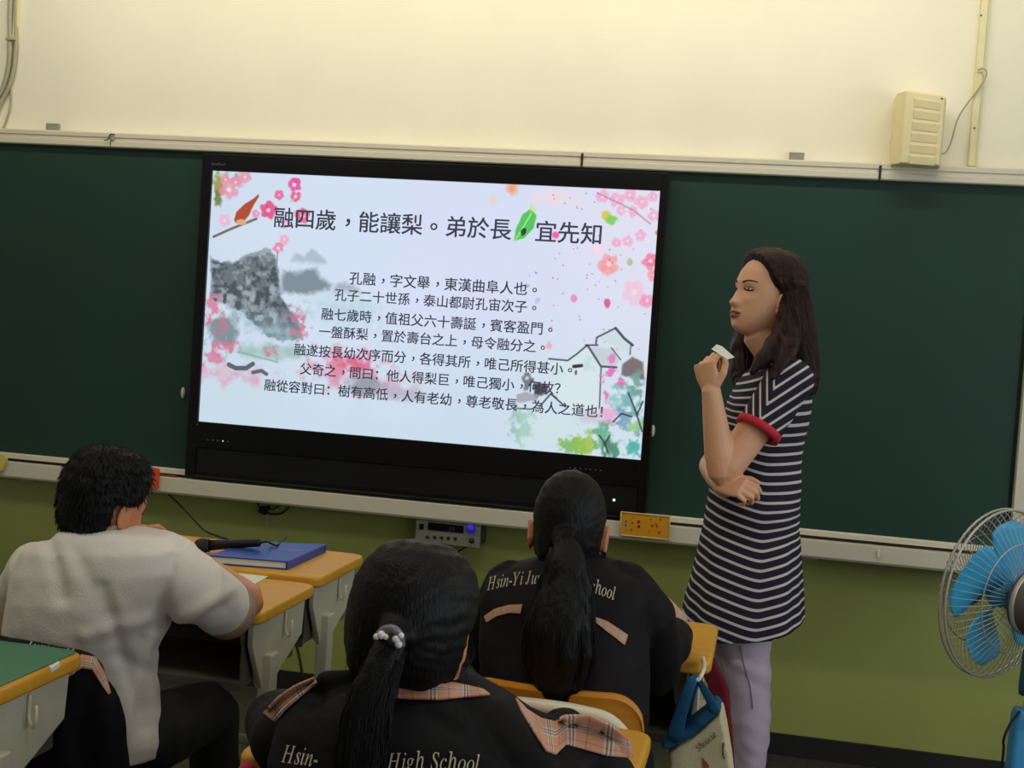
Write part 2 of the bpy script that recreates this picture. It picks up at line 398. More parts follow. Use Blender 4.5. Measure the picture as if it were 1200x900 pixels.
# ------------------------------------------------------------------ interactive screen
tv = thing('interactive_display', (.83, 0, .785), 'large black wall display showing a slide of Chinese text, in front of the green board', 'screen')
TX0, TX1, TZ0, TZ1 = -.04, 1.69, .79, 1.992
obj('casing', MB().bb(TX0+.01, TX1-.01, -.012, .0155, TZ0+.002, TZ1-.004), M_blackp, tv, bevel=.004)
SX, SZ0, SZ1 = 1.66, .996, 1.93
fz = MB(); fz.bb(TX0, 0, -.032, -.0125, TZ0, TZ1); fz.bb(SX, TX1, -.032, -.0125, TZ0, TZ1); fz.bb(0, SX, -.032, -.0125, SZ1, TZ1); fz.bb(0, SX, -.032, -.0125, .90, SZ0)
obj('bezel', fz, M_gloss, tv, bevel=.002)
obj('speaker_bar', MB().bb(0.001, SX-.001, -.027, -.0125, TZ0, .8985), M_blackp, tv, bevel=.003)
obj('speaker_bar_lip', MB().bb(0.001, SX-.001, -.030, -.027, .80, .806), M_gloss, tv)
for i in range(5):
    c = at(243.5+i*5.9, 515.5+i*.45, -.033); obj('button_mark', MB().ell(c, (.0032, .0012, .0028), nu=8, nv=6), mat('button_grey', (120, 118, 105), .4) if i != 3 else mat('button_lit', (230, 225, 200), .4, emit=.6), tv, smooth=True)
for i in range(7):
    c = at(668+i*6.0, 548+i*.55, -.033); obj('button_mark', MB().ell(c, (.0026, .0012, .0022), nu=8, nv=6), mat('button_grey', (120, 118, 105), .4), tv, smooth=True)
c = at(231, 497.5, -.033); obj('indicator_light', MB().ell(c, (.003, .0015, .003), nu=8, nv=6), mat('button_grey', (120, 118, 105), .4), tv, smooth=True)
c = at(719.5, 586, -.031); obj('indicator_light', MB().ell(c, (.005, .002, .005), nu=10, nv=6), mat('led_white', (235, 235, 235), .4, emit=1.0), tv, smooth=True)
# brand mark on the upper bezel
p0 = at(248, 192, -.033)
t_, L_ = text_line('InnoPanel', lambda x, y: Vector((p0.x+x*.0135, -.0334, p0.z-.004+y*.013)), cjk=False)
obj('maker_mark', t_, mat('mark_grey', (105, 105, 105), .5), tv)

# slide painting: vertex colours on a fine grid (the lit picture itself)
NW, NH = 640, 360
img = np.zeros((NH, NW, 3)); gy, gx = np.mgrid[0:NH, 0:NW].astype(float)
def vn(sc, seed, oct=4):
    out = np.zeros((NH, NW)); amp = 1; tot = 0
    for o_ in range(oct):
        s = sc*2**o_; rg = np.random.RandomState(seed+o_*13); n = int(s)+3; g = rg.rand(n, n)
        x = gx/NW*s; y = gy/NW*s; xi = x.astype(int) % (n-1); yi = y.astype(int) % (n-1); fx = x-np.floor(x); fy = y-np.floor(y)
        fx = fx*fx*(3-2*fx); fy = fy*fy*(3-2*fy)
        out += amp*((g[yi, xi]*(1-fx)+g[yi, xi+1]*fx)*(1-fy)+(g[yi+1, xi]*(1-fx)+g[yi+1, xi+1]*fx)*fy); tot += amp; amp *= .5
    return out/tot
N1, N2, N3 = vn(38, 1, 5), vn(90, 5), vn(8, 9)
def S(px, py):
    p = at(px, py, -.02); return p.x/SX*NW, (SZ1-p.z)/(SZ1-SZ0)*NH
KP = NW/521.0
def over(mask, c):
    global img
    mask = np.clip(mask, 0, 1)[..., None]; img[:] = img*(1-mask)+np.array(c)/255.0*mask
def blob(px, py, rx, ry, c, a=1, ns=.5, soft=.35, N=None):
    x, y = S(px, py); d = np.sqrt(((gx-x)/(rx*KP))**2+((gy-y)/(ry*KP))**2)
    over(a*np.clip((1-d+ns*((N2 if N is None else N)-.5)*2)/soft, 0, 1), c)
def poly(pts, c, a=1, ns=3.0, soft=2.0):
    P = [S(*p) for p in pts]; xx = gx+(N1-.5)*ns*4*KP; yy = gy+(N2-.5)*ns*4*KP; ins = np.zeros((NH, NW), bool); dm = np.full((NH, NW), 1e9)
    for i in range(len(P)):
        (x1, y1), (x2, y2) = P[i], P[(i+1) % len(P)]
        cnd = ((y1 > yy) != (y2 > yy)) & (xx < (x2-x1)*(yy-y1)/((y2-y1) or 1e-9)+x1); ins ^= cnd
        L2 = (x2-x1)**2+(y2-y1)**2+1e-9; t = np.clip(((xx-x1)*(x2-x1)+(yy-y1)*(y2-y1))/L2, 0, 1); dm = np.minimum(dm, np.hypot(xx-x1-t*(x2-x1), yy-y1-t*(y2-y1)))
    m = np.where(ins, np.clip(dm/soft, 0, 1), 0)*a; over(m, c); return m
def line(pts, wd, c, a=1):
    P = [S(*p) for p in pts]; dm = np.full((NH, NW), 1e9)
    for (x1, y1), (x2, y2) in zip(P[:-1], P[1:]):
        L2 = (x2-x1)**2+(y2-y1)**2+1e-9; t = np.clip(((gx-x1)*(x2-x1)+(gy-y1)*(y2-y1))/L2, 0, 1); dm = np.minimum(dm, np.hypot(gx-x1-t*(x2-x1), gy-y1-t*(y2-y1)))
    over(a*np.clip(wd*KP/2-dm+.7, 0, 1), c)
def flower(px, py, r, c, c2=(250, 225, 235), a=1):
    for k in range(5):
        t = k*2*PI/5+px; blob(px+math.cos(t)*r*.55, py+math.sin(t)*r*.55, r*.5, r*.5, c, a*.85, .5)
    blob(px, py, r*.25, r*.25, c2, a*.7, .2)
U, V = gx/NW, gy/NH
base = np.array([212, 221, 243])/255.; img[:] = base
over((1-V)*.35*(U < .45), (205, 228, 240)); over(np.clip((V-.45)*1.3, 0, .8), (196, 220, 232)); over(np.clip(1-U*4, 0, 1)*.35, (190, 212, 222))
over(np.clip(U*3-2.1, 0, 1)*np.clip(1.2-V*1.5, 0, 1)*.5, (244, 226, 236)); over((N3-.45)*.35, (225, 232, 248))
over(np.clip((U-.62)*3, 0, 1)*np.clip((V-.3)*2, 0, 1)*.5, (212, 228, 234))
# mist, mountains
blob(315, 372, 52, 26, (150, 188, 202), .8, .5, .8); blob(400, 365, 60, 26, (182, 212, 222), .8, .6, .8)
poly([(335, 308), (345, 293), (355, 297), (366, 288), (382, 303), (386, 312)], (158, 176, 190), .7, 1.5, 6)
poly([(326, 345), (328, 312), (344, 316), (356, 314), (372, 309), (378, 322), (392, 332), (386, 342), (360, 348)], (112, 128, 138), .85, 2, 9)
poly([(384, 345), (392, 331), (404, 327), (418, 332), (430, 345)], (150, 160, 172), .75, 2, 9)
m = poly([(244, 352), (246, 300), (258, 303), (272, 306), (288, 298), (302, 293), (313, 289), (323, 298), (328, 318), (330, 345), (340, 362), (352, 378), (355, 397), (330, 402), (306, 390), (285, 368), (262, 356)], (104, 116, 124), 1, 2, 5)
over(m*np.clip((.5*N1+.5*N2-.5)*6, 0, 1)*.75, (176, 188, 194)); over(m*np.clip((.47-N2)*7, 0, 1)*.8, (64, 74, 82)); over(m*np.clip((V-.52)*6, 0, .6), (160, 196, 206))
blob(262, 390, 20, 26, (110, 126, 132), .8, .8, .5, N1); blob(315, 412, 55, 12, (150, 190, 180), .8, .7, .6, N1)
for x, y, rx, ry in ((250, 362, 10, 18), (258, 382, 12, 16), (345, 372, 10, 14), (350, 388, 12, 10), (262, 404, 18, 10), (250, 420, 12, 14), (320, 412, 12, 6)):
    blob(x, y, rx, ry, (214, 112, 142), .75, 1.4, .7)
blob(275, 438, 55, 14, (222, 150, 176), .7, 1.2, .9, N1); blob(400, 432, 48, 22, (222, 122, 150), .8, 1.3, .9, N1); blob(415, 425, 26, 16, (220, 96, 130), .8, 1.1, .8)
blob(440, 452, 60, 14, (208, 160, 184), .6, 1.2, .9, N1); blob(425, 450, 26, 12, (140, 150, 162), .8, .7, .5, N1); blob(475, 462, 34, 10, (176, 180, 196), .7, .8, .6, N1)
line([(268, 427), (276, 431), (288, 431), (296, 426)], 5, (78, 86, 96), .9); line([(296, 436), (306, 434), (312, 438)], 4, (84, 90, 100), .9)
line([(280, 412), (325, 424)], 2, (120, 160, 150), .6)
# branch, bird and blossoms, upper left
blob(258, 216, 9, 16, (150, 150, 70), .9, .9, .5); blob(275, 211, 10, 8, (120, 110, 90), .8, .9, .5); blob(255, 232, 6, 10, (112, 124, 70), .9, .8, .5)
for x, y, r in ((268, 222, 12), (276, 213, 9), (287, 207, 8), (264, 210, 7)): flower(x, y, r, (232, 150, 176), a=.9)
line([(250, 277), (270, 268), (285, 262), (300, 256)], 2.6, (120, 104, 100)); flower(263, 258, 8, (240, 172, 204), a=.7)
poly([(273, 258), (276, 248), (286, 238), (296, 232), (303, 226), (304, 230), (298, 240), (292, 252), (284, 262), (276, 262)], (176, 74, 52), 1, .3, 1.5)
blob(283, 260, 8, 4, (226, 178, 130), .9, .3); 
for x, y, r, c in ((345, 216, 9, (232, 70, 150)), (346, 230, 7, (240, 80, 140)), (327, 228, 6, (236, 100, 150)), (314, 246, 11, (226, 72, 128)), (354, 253, 10, (232, 96, 130)), (335, 262, 6, (240, 170, 200)), (326, 290, 7, (236, 130, 170)), (333, 280, 6, (240, 170, 196)), (300, 250, 5, (235, 140, 180))): flower(x, y, r, c)
line([(325, 296), (324, 312)], 1.2, (120, 120, 130), .7); line([(340, 236), (352, 228)], 1.2, (150, 190, 110), .7)
# upper right haze, leaf, petals
blob(600, 222, 9, 9, (244, 152, 104), .9, .4, .8); blob(578, 234, 6, 8, (244, 204, 176), .8, .5, .8); blob(650, 232, 30, 12, (246, 214, 216), .6, .8, .9)
poly([(601, 283), (603, 268), (612, 250), (622, 243), (629, 252), (626, 268), (614, 279)], (84, 196, 92), 1, .4, 1.5); line([(603, 282), (622, 250)], 1.3, (180, 236, 160), .8); blob(612, 271, 2.5, 3, (24, 70, 40), .9, .1); blob(624, 244, 5, 6, (200, 230, 130), .7, .8)
blob(709, 252, 7, 6, (208, 200, 70), .9, .4); blob(716, 258, 8, 5, (120, 206, 90), .9, .5); blob(651, 275, 4.5, 4.5, (240, 90, 160), .9, .2)
for x, y, r in ((706, 230, 8), (722, 233, 9), (738, 228, 8), (752, 236, 9), (765, 230, 7), (766, 252, 8), (742, 247, 7), (728, 246, 6), (735, 282, 7), (750, 276, 7), (722, 284, 6)): flower(x, y, r, (240, 164, 200), a=.75)
for x, y, r, c in ((713, 309, 13, (246, 150, 150)), (762, 306, 10, (240, 110, 140)), (766, 322, 8, (246, 150, 160)), (743, 342, 16, (240, 196, 216)), (758, 352, 9, (244, 140, 180)), (700, 292, 8, (246, 214, 226))): flower(x, y, r, c, a=.8)
line([(700, 226), (722, 236), (742, 246), (762, 262)], 1.3, (170, 110, 140), .6); blob(738, 306, 4, 5, (170, 180, 110), .7, .3); blob(770, 272, 3, 3, (200, 140, 60), .9, .2)
for x, y in ((672, 349), (711, 355)): blob(x, y, 4, 6, (222, 84, 140) if x > 700 else (232, 140, 196), .9, .3)
for k in range(60):
    rx_, ry_ = random.uniform(640, 768), random.uniform(215, 410); blob(rx_, ry_, 1.2, 1.2, random.choice([(190, 90, 130), (220, 130, 170), (140, 140, 170)]), .6, .1)
blob(627, 320, 5, 5, (140, 150, 200), .8, 1.6); blob(617, 335, 3, 3, (160, 165, 210), .7, 1.2); blob(630, 350, 5, 4, (180, 190, 225), .7, 1.2); blob(643, 405, 4, 4, (240, 170, 190), .9, .3)
# house and garden, lower right
poly([(645, 420), (665, 422), (688, 405), (705, 430), (703, 482), (662, 480), (648, 460)], (214, 230, 232), .8, .4, 3); blob(690, 425, 8, 14, (176, 214, 216), .6, .8, .8); blob(655, 436, 8, 10, (188, 222, 222), .5, .9, .8)
poly([(688, 405), (716, 407), (727, 420), (722, 430), (706, 430)], (196, 206, 212), .9, .4, 2); poly([(698, 396), (721, 384), (740, 400), (738, 416), (716, 404)], (204, 220, 226), .9, .3, 2)
for L__, w__ in (([(643, 420), (665, 422), (676, 414), (688, 404)], 2.2), ([(686, 404), (700, 404)], 2.2), ([(688, 404), (704, 429), (722, 430)], 2.8), ([(698, 402), (699, 395), (721, 384)], 2.2), ([(721, 384), (731, 396), (741, 404)], 3.6), ([(704, 430), (702, 478)], 1.6), ([(739, 403), (738, 415)], 1.4), ([(716, 407), (727, 421)], 1.4), ([(632, 476), (645, 461), (662, 476)], 2.2), ([(603, 478), (622, 479)], 1.8), ([(645, 461), (652, 466)], 2)): line(L__, w__*.7, (56, 60, 72), .85)
line([(672, 429), (681, 428)], 3.4, (50, 50, 60)); blob(674.5, 436, 1.8, 3.5, (90, 90, 104), .9, .2)
blob(618, 448, 9, 9, (96, 96, 108), .8, 1.2, .5); blob(632, 456, 9, 7, (66, 62, 72), .9, 1.2, .5); poly([(604, 462), (616, 458), (632, 462), (630, 470), (604, 472)], (158, 158, 170), .8, .8, 2)
poly([(725, 440), (728, 426), (740, 416), (755, 424), (756, 446)], (118, 106, 108), .95, .8, 3)
blob(640, 500, 50, 24, (206, 228, 224), .7, .4, .9)
blob(600, 494, 7, 20, (150, 184, 180), .7, 1.3, .7); blob(614, 500, 11, 22, (150, 200, 176), .7, 1.6, .6); blob(692, 488, 22, 10, (196, 190, 200), .6, .8, .6)
for x, y, r, c in ((718, 420, 5, (232, 110, 190)), (716, 434, 6, (234, 96, 170)), (706, 446, 5, (224, 120, 190)), (727, 448, 5, (220, 90, 160)), (710, 462, 4, (230, 110, 160)), (712, 484, 12, (230, 170, 210))): blob(x, y, r, r*1.2, c, .8, 1.4, .5)
for x, y, rx, ry, c in ((738, 468, 14, 22, (110, 176, 170)), (722, 466, 9, 14, (140, 196, 190)), (746, 450, 8, 14, (120, 160, 150)), (733, 492, 10, 16, (120, 160, 190)), (748, 500, 8, 18, (100, 150, 150)), (670, 522, 14, 10, (120, 180, 90)), (688, 518, 14, 14, (150, 190, 70)), (706, 512, 12, 16, (96, 170, 130)), (716, 524, 12, 10, (70, 130, 100)), (742, 522, 14, 12, (70, 170, 160)), (745, 498, 10, 10, (160, 210, 120))): blob(x, y, rx, ry, c, .85, 1.3, .6)
for L__ in ([(712, 530), (708, 518), (702, 510)], [(708, 520), (714, 510)], [(752, 505), (744, 480), (736, 460)], [(746, 486), (753, 470)], [(718, 494), (728, 484), (740, 488)]): line(L__, 1.5, (60, 60, 70), .9)
img = np.clip(img*1.0, 0, 1)
mb_v = np.zeros((NH+1, NW+1, 3)); yy, xx = np.mgrid[0:NH+1, 0:NW+1]; mb_v[..., 0] = xx/NW*SX; mb_v[..., 1] = -.0205; mb_v[..., 2] = SZ1-yy/NH*(SZ1-SZ0)
idx = (yy*(NW+1)+xx); q = np.stack([idx[:-1, :-1], idx[1:, :-1], idx[1:, 1:], idx[:-1, 1:]], -1).reshape(-1, 4)
me = bpy.data.meshes.new('slide_picture'); me.from_pydata(mb_v.reshape(-1, 3).tolist(), [], q.tolist())
ca = me.color_attributes.new('Col', 'FLOAT_COLOR', 'CORNER')
lc = np.where(img <= .04045, img/12.92, ((img+.055)/1.055)**2.4).reshape(-1, 3)
ca.data.foreach_set('color', np.concatenate([np.repeat(lc, 4, 0), np.ones((NH*NW*4, 1))], 1).ravel())
slide = obj('slide_picture', me, attr_mat('slide_glow', emission=True, rough=.25), tv)
M_ink = mat('slide_ink', (44, 48, 66), .4, emit=.9)
LN = [('融四歲，能讓梨。弟於長，宜先知', 320, 255, 707, 273, 1), ('孔融，字文舉，東漢曲阜人也。', 409, 327.5, 635, 337, 0), ('孔子二十世孫，泰山都尉孔宙次子。', 391.5, 347, 634, 358, 0), ('融七歲時，值祖父六十壽誕，賓客盈門。', 376, 369, 653, 384, 0),
      ('一盤酥梨，置於壽台之上，母令融分之。', 373, 389.5, 644, 405, 0), ('融遂按長幼次序而分，各得其所，唯己所得甚小。', 344, 410.5, 676, 431.5, 0), ('父奇之，問曰：他人得梨巨，唯己獨小，何故？', 351, 433, 665, 454, 0), ('融從容對曰：樹有高低，人有老幼，尊老敬長，為人之道也！', 309, 452.5, 717, 481, 0)]
for s, xa, ya, xb, yb, ti in LN:
    A = at(xa, ya, -.022); B = at(xb, yb, -.022); n = len(s); p = (B.x-A.x)/n; zc = (A.z+B.z)/2
    tb, _ = text_line(s, lambda x, y: Vector((A.x+x*p, -.0215, zc-.40*p+y*p*.98)))
    o = tag(obj('slide_text', tb, M_ink, tv, label='line of dark Chinese characters' if not ti else 'large title line of dark Chinese characters'), kind='stuff')
#==PART2==
# ------------------------------------------------------------------ desks and chairs
DW, DD = .605, .38
def rrect(x0, x1, y0, y1, z, r, n=6):
    out = []
    for cx, cy, a0 in ((x1-r, y1-r, 0), (x0+r, y1-r, 90), (x0+r, y0+r, 180), (x1-r, y0+r, 270)):
        out += [Vector((cx+r*math.cos(math.radians(a0+90*k/n)), cy+r*math.sin(math.radians(a0+90*k/n)), z)) for k in range(n+1)]
    return out
def make_desk(x0, y0, zt, label):
    x1, y1 = x0+DW, y0+DD; t = thing('school_desk', ((x0+x1)/2, (y0+y1)/2, 0), label, 'desk', 'school desks in the class')
    m = MB(); pr_ = [(.004, -.030), (0, -.024), (0, -.008), (.003, -.002), (.009, 0)]
    m.rings([rrect(x0+a, x1-a, y0+a, y1-a, zt+b, .03) for a, b in pr_]); obj('desktop', m, M_desk, t, bevel=.002)
    b = MB(); zb = zt-.185; xi0, xi1 = x0+.045, x1-.045
    b.bb(xi0, xi1, y0+.03, y1-.03, zb, zb+.012); b.bb(xi0, xi0+.006, y0+.03, y1-.03, zb+.0122, zt-.031); b.bb(xi1-.006, xi1, y0+.03, y1-.03, zb+.0122, zt-.031); b.bb(xi0+.0062, xi1-.0062, y1-.036, y1-.03, zb+.0122, zt-.031)
    b.bb(xi0, xi1, y0+.022, y0+.0298, zb-.006, zb+.014)
    obj('book_tray', b, M_drawer, t)
    for s, xs in ((-1, x0+.030), (1, x1-.030)):
        xa, xb = xs-.007, xs+.007
        p = [(y0+.03, zt-.032), (y0+.03, zt-.085), (y0+.10, zt-.20), (y0+.15, zt-.21), (y1-.03, zt-.125), (y1-.02, zt-.032)]
        g = MB().prism([(xa, y, z) for y, z in p], (xb-xa, 0, 0)); obj('side_panel', g, M_steel, t, bevel=.002)
        lx = xs+s*.010
        obj('leg', MB().bb(lx-.016-.0 if s > 0 else lx-.018, lx+.018 if s > 0 else lx+.016, y0+.10, y0+.145, .03, zt-.12), M_steel, t, bevel=.004)
        g = MB().prism([(xs-s*.005, y0+.098, zt-.034), (xs-s*.06, y0+.098, zt-.034), (xs-s*.045, y0+.098, zt-.12), (xs-s*.005, y0+.098, zt-.20)], (0, -.004, 0)); obj('gusset', g, M_steel, t)
        f = MB().tube([(lx, y0+.01, .022), (lx, y1-.02, .022)], .018, 10); obj('foot', f, M_steel, t, smooth=True)
        hx = xb+.004 if s > 0 else xa-.004
        hk = [(hx, y0+.22, zt-.045), (hx, y0+.22, zt-.085), (hx+s*.012, y0+.215, zt-.10), (hx+s*.020, y0+.21, zt-.085), (hx+s*.020, y0+.21, zt-.06)]
        obj('hook', MB().tube(curve_pts(hk, 16), .0035, 8), M_tube, t, smooth=True)
        obj('bolt', MB().lathe((lx+s*.018, y0+.122, .38), (s, 0, 0), [(0, 0), (.007, 0), (.007, .004), (0, .005)], 8), M_seam, t)
    obj('crossbar', MB().tube([(x0+.06, y0+.122, .26), (x1-.06, y0+.122, .26)], .014, 10), M_steel, t, smooth=True)
    return t
def dup(o, d, label=None):
    c = o.copy(); COL.objects.link(c); c.location = Vector(o.location)+Vector(d)
    if label: c['label'] = label
    for ch in list(o.children):
        e = ch.copy(); COL.objects.link(e); e.parent = c
        for g in list(ch.children): h = g.copy(); COL.objects.link(h); h.parent = e
    return c
desk_far = make_desk(.380, -1.36, .750, 'yellow school desk with the blue folder and the microphone on it')
desk_boy = dup(desk_far, (.0, -.395, -.012), 'yellow school desk at which the boy in the white shirt writes')
desk_g2 = dup(desk_far, (1.02, -.40, 0), 'yellow school desk in front of the teacher, with the blue-handled tote bag hanging from it')
desk_g1 = dup(desk_far, (.945, -1.30, 0), 'yellow school desk of the nearest girl, partly hidden behind her shoulders')
desk_gm = dup(desk_far, (-.150, -1.26, 0), 'school desk with a green mat on its top, at the lower left corner')
gx0, gx1, gy0, gy1 = .230+.006, .835-.012, -2.62+.006, -2.24-.008
tag(obj('desk_mat', MB().rings([rrect(gx0, gx1, gy0, gy1, .7502, .02), rrect(gx0, gx1, gy0, gy1, .7525, .02)]), mat('green_desk_mat', (62, 128, 96), .45), bevel=.0008), 'dark green cutting mat covering the desk at the lower left', 'desk mat')
def make_chair(cx, yb, label, ztop=.83):
    """chair facing +Y with its backrest at y = yb"""
    t = thing('school_chair', (cx, yb+.2, 0), label, 'chair', 'wooden school chairs on steel tube frames')
    zs = .43; rs = []
    for z_, k in ((zs-.006, .985), (zs, 1), (zs+.006, 1), (zs+.012, .975)):
        rs.append([Vector((cx+(p.x-cx)*k, yb+.21+(p.y-yb-.21)*k, z_-.010*math.cos((p.y-yb-.03)/.36*PI*.6))) for p in rrect(cx-.19, cx+.19, yb+.03, yb+.40, 0, .05)])
    obj('seat', MB().rings(rs), M_wood, t, smooth=True)
    # curved plywood back with rounded corners and a raised rim
    def back(off, thick, inset, y_off, nm, lab=None):
        m = MB(); hw, hh = .185-inset, .075-inset; zc = ztop-.075; r = .05-inset*.5
        out = rrect(-hw, hw, -hh, hh, 0, r, 8)
        def P(p, d): return Vector((cx+p.x, yb+d+y_off-.030*(p.x/.185)**2*-1*-1, zc+p.y))
        cs = []
        for d, k in ((0, .98), (thick*.3, 1), (thick*.7, 1), (thick, .98)): cs.append([P(Vector((p.x*k, p.y*k, 0)), d) for p in out])
        m.rings(cs); return obj(nm, m, M_wood, t, smooth=False, label=lab, bevel=.002)
    N = 72
    m = MB(); hw, hh, zc, r = .172, .078, ztop-.078, .062
    def yy(x): return yb+.016-.030*(1-(x/.185)**2)+.02
    out = []
    for k in range(N+1):
        x = -hw+2*hw*k/N; e = max(0, abs(x)-(hw-r)); h = hh-r+math.sqrt(max(0, r*r-e*e)); h = max(h, hh-r)
        d = yy(x); out.append([Vector((cx+x, d-.006, zc-h)), Vector((cx+x, d-.009, zc-h+.008)), Vector((cx+x, d-.004, zc-h+.022)), Vector((cx+x, d-.004, zc+h-.022)), Vector((cx+x, d-.009, zc+h-.008)), Vector((cx+x, d-.006, zc+h)), Vector((cx+x, d+.004, zc+h)), Vector((cx+x, d+.004, zc-h))])
    m.rings(out); obj('backrest', m, M_wood, t, bevel=.002)
    p = [(cx-.165, yb+.05, zs-.02), (cx-.165, yb+.02, zs+.10), (cx-.160, yb-.012, ztop-.11), (cx-.125, yb-.022, ztop-.045), (cx-.06, yb-.026, ztop-.028), (cx+.06, yb-.026, ztop-.028), (cx+.125, yb-.022, ztop-.045), (cx+.160, yb-.012, ztop-.11), (cx+.165, yb+.02, zs+.10), (cx+.165, yb+.05, zs-.02)]
    obj('back_frame', MB().tube(curve_pts(p, 60), .0125, 12), M_tube, t, smooth=True)
    for s in (-1, 1):
        obj('leg', MB().tube([(cx+s*.16, yb+.06, zs-.015), (cx+s*.175, yb+.0, .008)], .012, 10), M_tube, t, smooth=True)
        obj('leg', MB().tube([(cx+s*.16, yb+.36, zs-.015), (cx+s*.17, yb+.40, .008)], .012, 10), M_tube, t, smooth=True)
        obj('seat_rail', MB().tube([(cx+s*.16, yb+.05, zs-.022), (cx+s*.16, yb+.37, zs-.022)], .011, 10), M_tube, t, smooth=True)
    return t
ch2 = make_chair(at(646, 815, -2.2).x, -2.23, 'yellow school chair with cream tube frame behind the girl beside the teacher', ztop=.788)
chb = make_chair(.615, -2.175, 'school chair of the boy in white, hidden under the hanging black jacket', ztop=.722)
ch1 = dup(ch2, (1.60-ch2.location.x, -3.03+2.23, 0), 'school chair of the nearest girl, below the lower edge of the picture')

# ------------------------------------------------------------------ head / hand builders
HZ = [(.118, .012, -.010, -.030), (.112, .034, .020, -.058), (.100, .050, .045, -.078), (.082, .062, .064, -.091), (.055, .071, .078, -.099), (.030, .0735, .083, -.101), (.012, .073, .084, -.100),
      (-.005, .0715, .080, -.097), (-.020, .070, .080, -.093), (-.038, .067, .081, -.087), (-.055, .063, .082, -.078), (-.072, .057, .081, -.066), (-.088, .050, .078, -.050), (-.102, .040, .072, -.030), (-.113, .028, .060, -.005), (-.119, .010, .040, .015)]
HZ = HZ[::-1]; HZa = np.array(HZ)
def hprof(z): return [float(np.interp(z, HZa[:, 0], HZa[:, k])) for k in (1, 2, 3)]
def g(x, s): return math.exp(-(x/s)**2)
def hfeat(x, z):
    """features added forward of the smooth head front"""
    ax = abs(x); y = 0
    nz = max(0, min(1, (.004-z)/.040)); sx = .0065+.0075*nz**1.5
    if z > -.046: y += (.004+.0145*nz**1.15)*g(x, sx)
    else: y += .0185*g(x, .0145)*g(z+.046, .007)
    y += .008*g(ax-.0125, .006)*g(z+.041, .006)                        # nostril wings
    y -= .0085*g(ax-.031, .014)*g(z-.001, .010)                        # eye sockets
    y += .0050*g(ax-.031, .011)*g(z+.001, .0065)                       # lids
    y += .0035*g(ax-.029, .018)*g(z-.017, .006)                        # brow ridge
    y += .0045*g(ax-.040, .016)*g(z+.028, .014)                        # cheek
    y += .0062*g(x, .019)*g(z+.0655, .0050)+.0066*g(x, .016)*g(z+.0770, .0050)
    y -= .0040*g(x, .020)*g(z+.0712, .0022); y -= .004*g(x, .016)*g(z+.087, .005); y += .005*g(x, .016)*g(z+.103, .009)
    return y
def hsurf(z, t, feat=True):
    w_, f_, b_ = hprof(z); ct, st = math.cos(t), math.sin(t)
    ex = 2.25; x = w_*math.copysign(abs(ct)**(2/ex), ct); yc = -.008
    y = yc+(f_-yc)*abs(st)**(2/2.3) if st > 0 else yc+(b_-yc)*abs(st)**(2/2.1)
    if feat and st > 0: y += hfeat(x, z)*min(1, st*1.6)
    return Vector((x, y, z))
def hfront(x, z):
    w_, f_, _ = hprof(z); c = min(.999, abs(x)/w_)**(2.25/2); st = math.sqrt(1-c*c)
    return Vector((x, -.008+(f_+.008)*st**(2/2.3)+hfeat(x, z)*min(1, st*1.6), z))
def head_mb(C, R, k=1.0, ears=True, nz=76, na=96, ek=1.0):
    m = MB(); z0, z1 = HZa[0, 0], HZa[-1, 0]; rs = []
    for i in range(nz+1):
        u = i/nz; z = z0+(z1-z0)*(.5-.5*math.cos(PI*u))*1.0
        rs.append([C+R @ (hsurf(z, 2*PI*j/na)*k) for j in range(na)])
    m.rings(rs)
    if ears:
        for s in (-1, 1):
            e = Vector((s*(.073+.010*(ek-1)*2), -.010, -.018)); pts = []
            for q in range(13):
                a = math.radians(-70+q*24); pts.append(C+R @ ((e+Vector((s*(.009+.002*math.sin(a)), -.003+.015*-math.cos(a)*1.0, ek*.027*math.sin(a)+.004)))*k))
            m.tube(pts, .0042*k, 8)
            m.ell(C+R @ ((e+Vector((s*.004, -.002, .0)))*k), (.0065*k*ek, .015*k*ek, .024*k*ek), R, 14, 10)
            m.ell(C+R @ ((e+Vector((s*.005, .006, -.024)))*k), (.005*k, .007*k, .009*k), R, 10, 8)
    return m
def hair_cap(C, R, k, hz, thick, groove=.002, nz=60, na=110, dirf=None, seed=0, zmin=-.112):
    m = MB(); rs = []; ctr = Vector((0, -.012, .015))
    for i in range(nz+1):
        u = i/nz; z = zmin+(HZa[-1, 0]-zmin)*(.5-.5*math.cos(PI*u)) if True else 0
        r = []
        for j in range(na):
            p = hsurf(z, 2*PI*j/na, False); d = (p-ctr).normalized(); h = hz(p); w_ = max(0, min(1, h/.012+.5)); w_ = w_*w_*(3-2*w_)
            th = thick(p) if callable(thick) else thick
            gv = math.sin((dirf(p) if dirf else math.atan2(p.x, p.z))*46+3*noise.noise(p*30))*groove + groove*1.2*noise.noise(p*55+Vector((seed, 0, 0)))
            r.append(C+R @ ((p+d*((th+gv)*w_-.012*(1-w_)))*k))
        rs.append(r)
    m.rings(rs); return m
def RM(yaw_, pitch_=0, roll_=0):
    return (Matrix.Rotation(math.radians(yaw_), 3, 'Z') @ Matrix.Rotation(math.radians(pitch_), 3, 'X') @ Matrix.Rotation(math.radians(roll_), 3, 'Y'))
def rot(v, ax, a): return Quaternion(ax, a) @ v
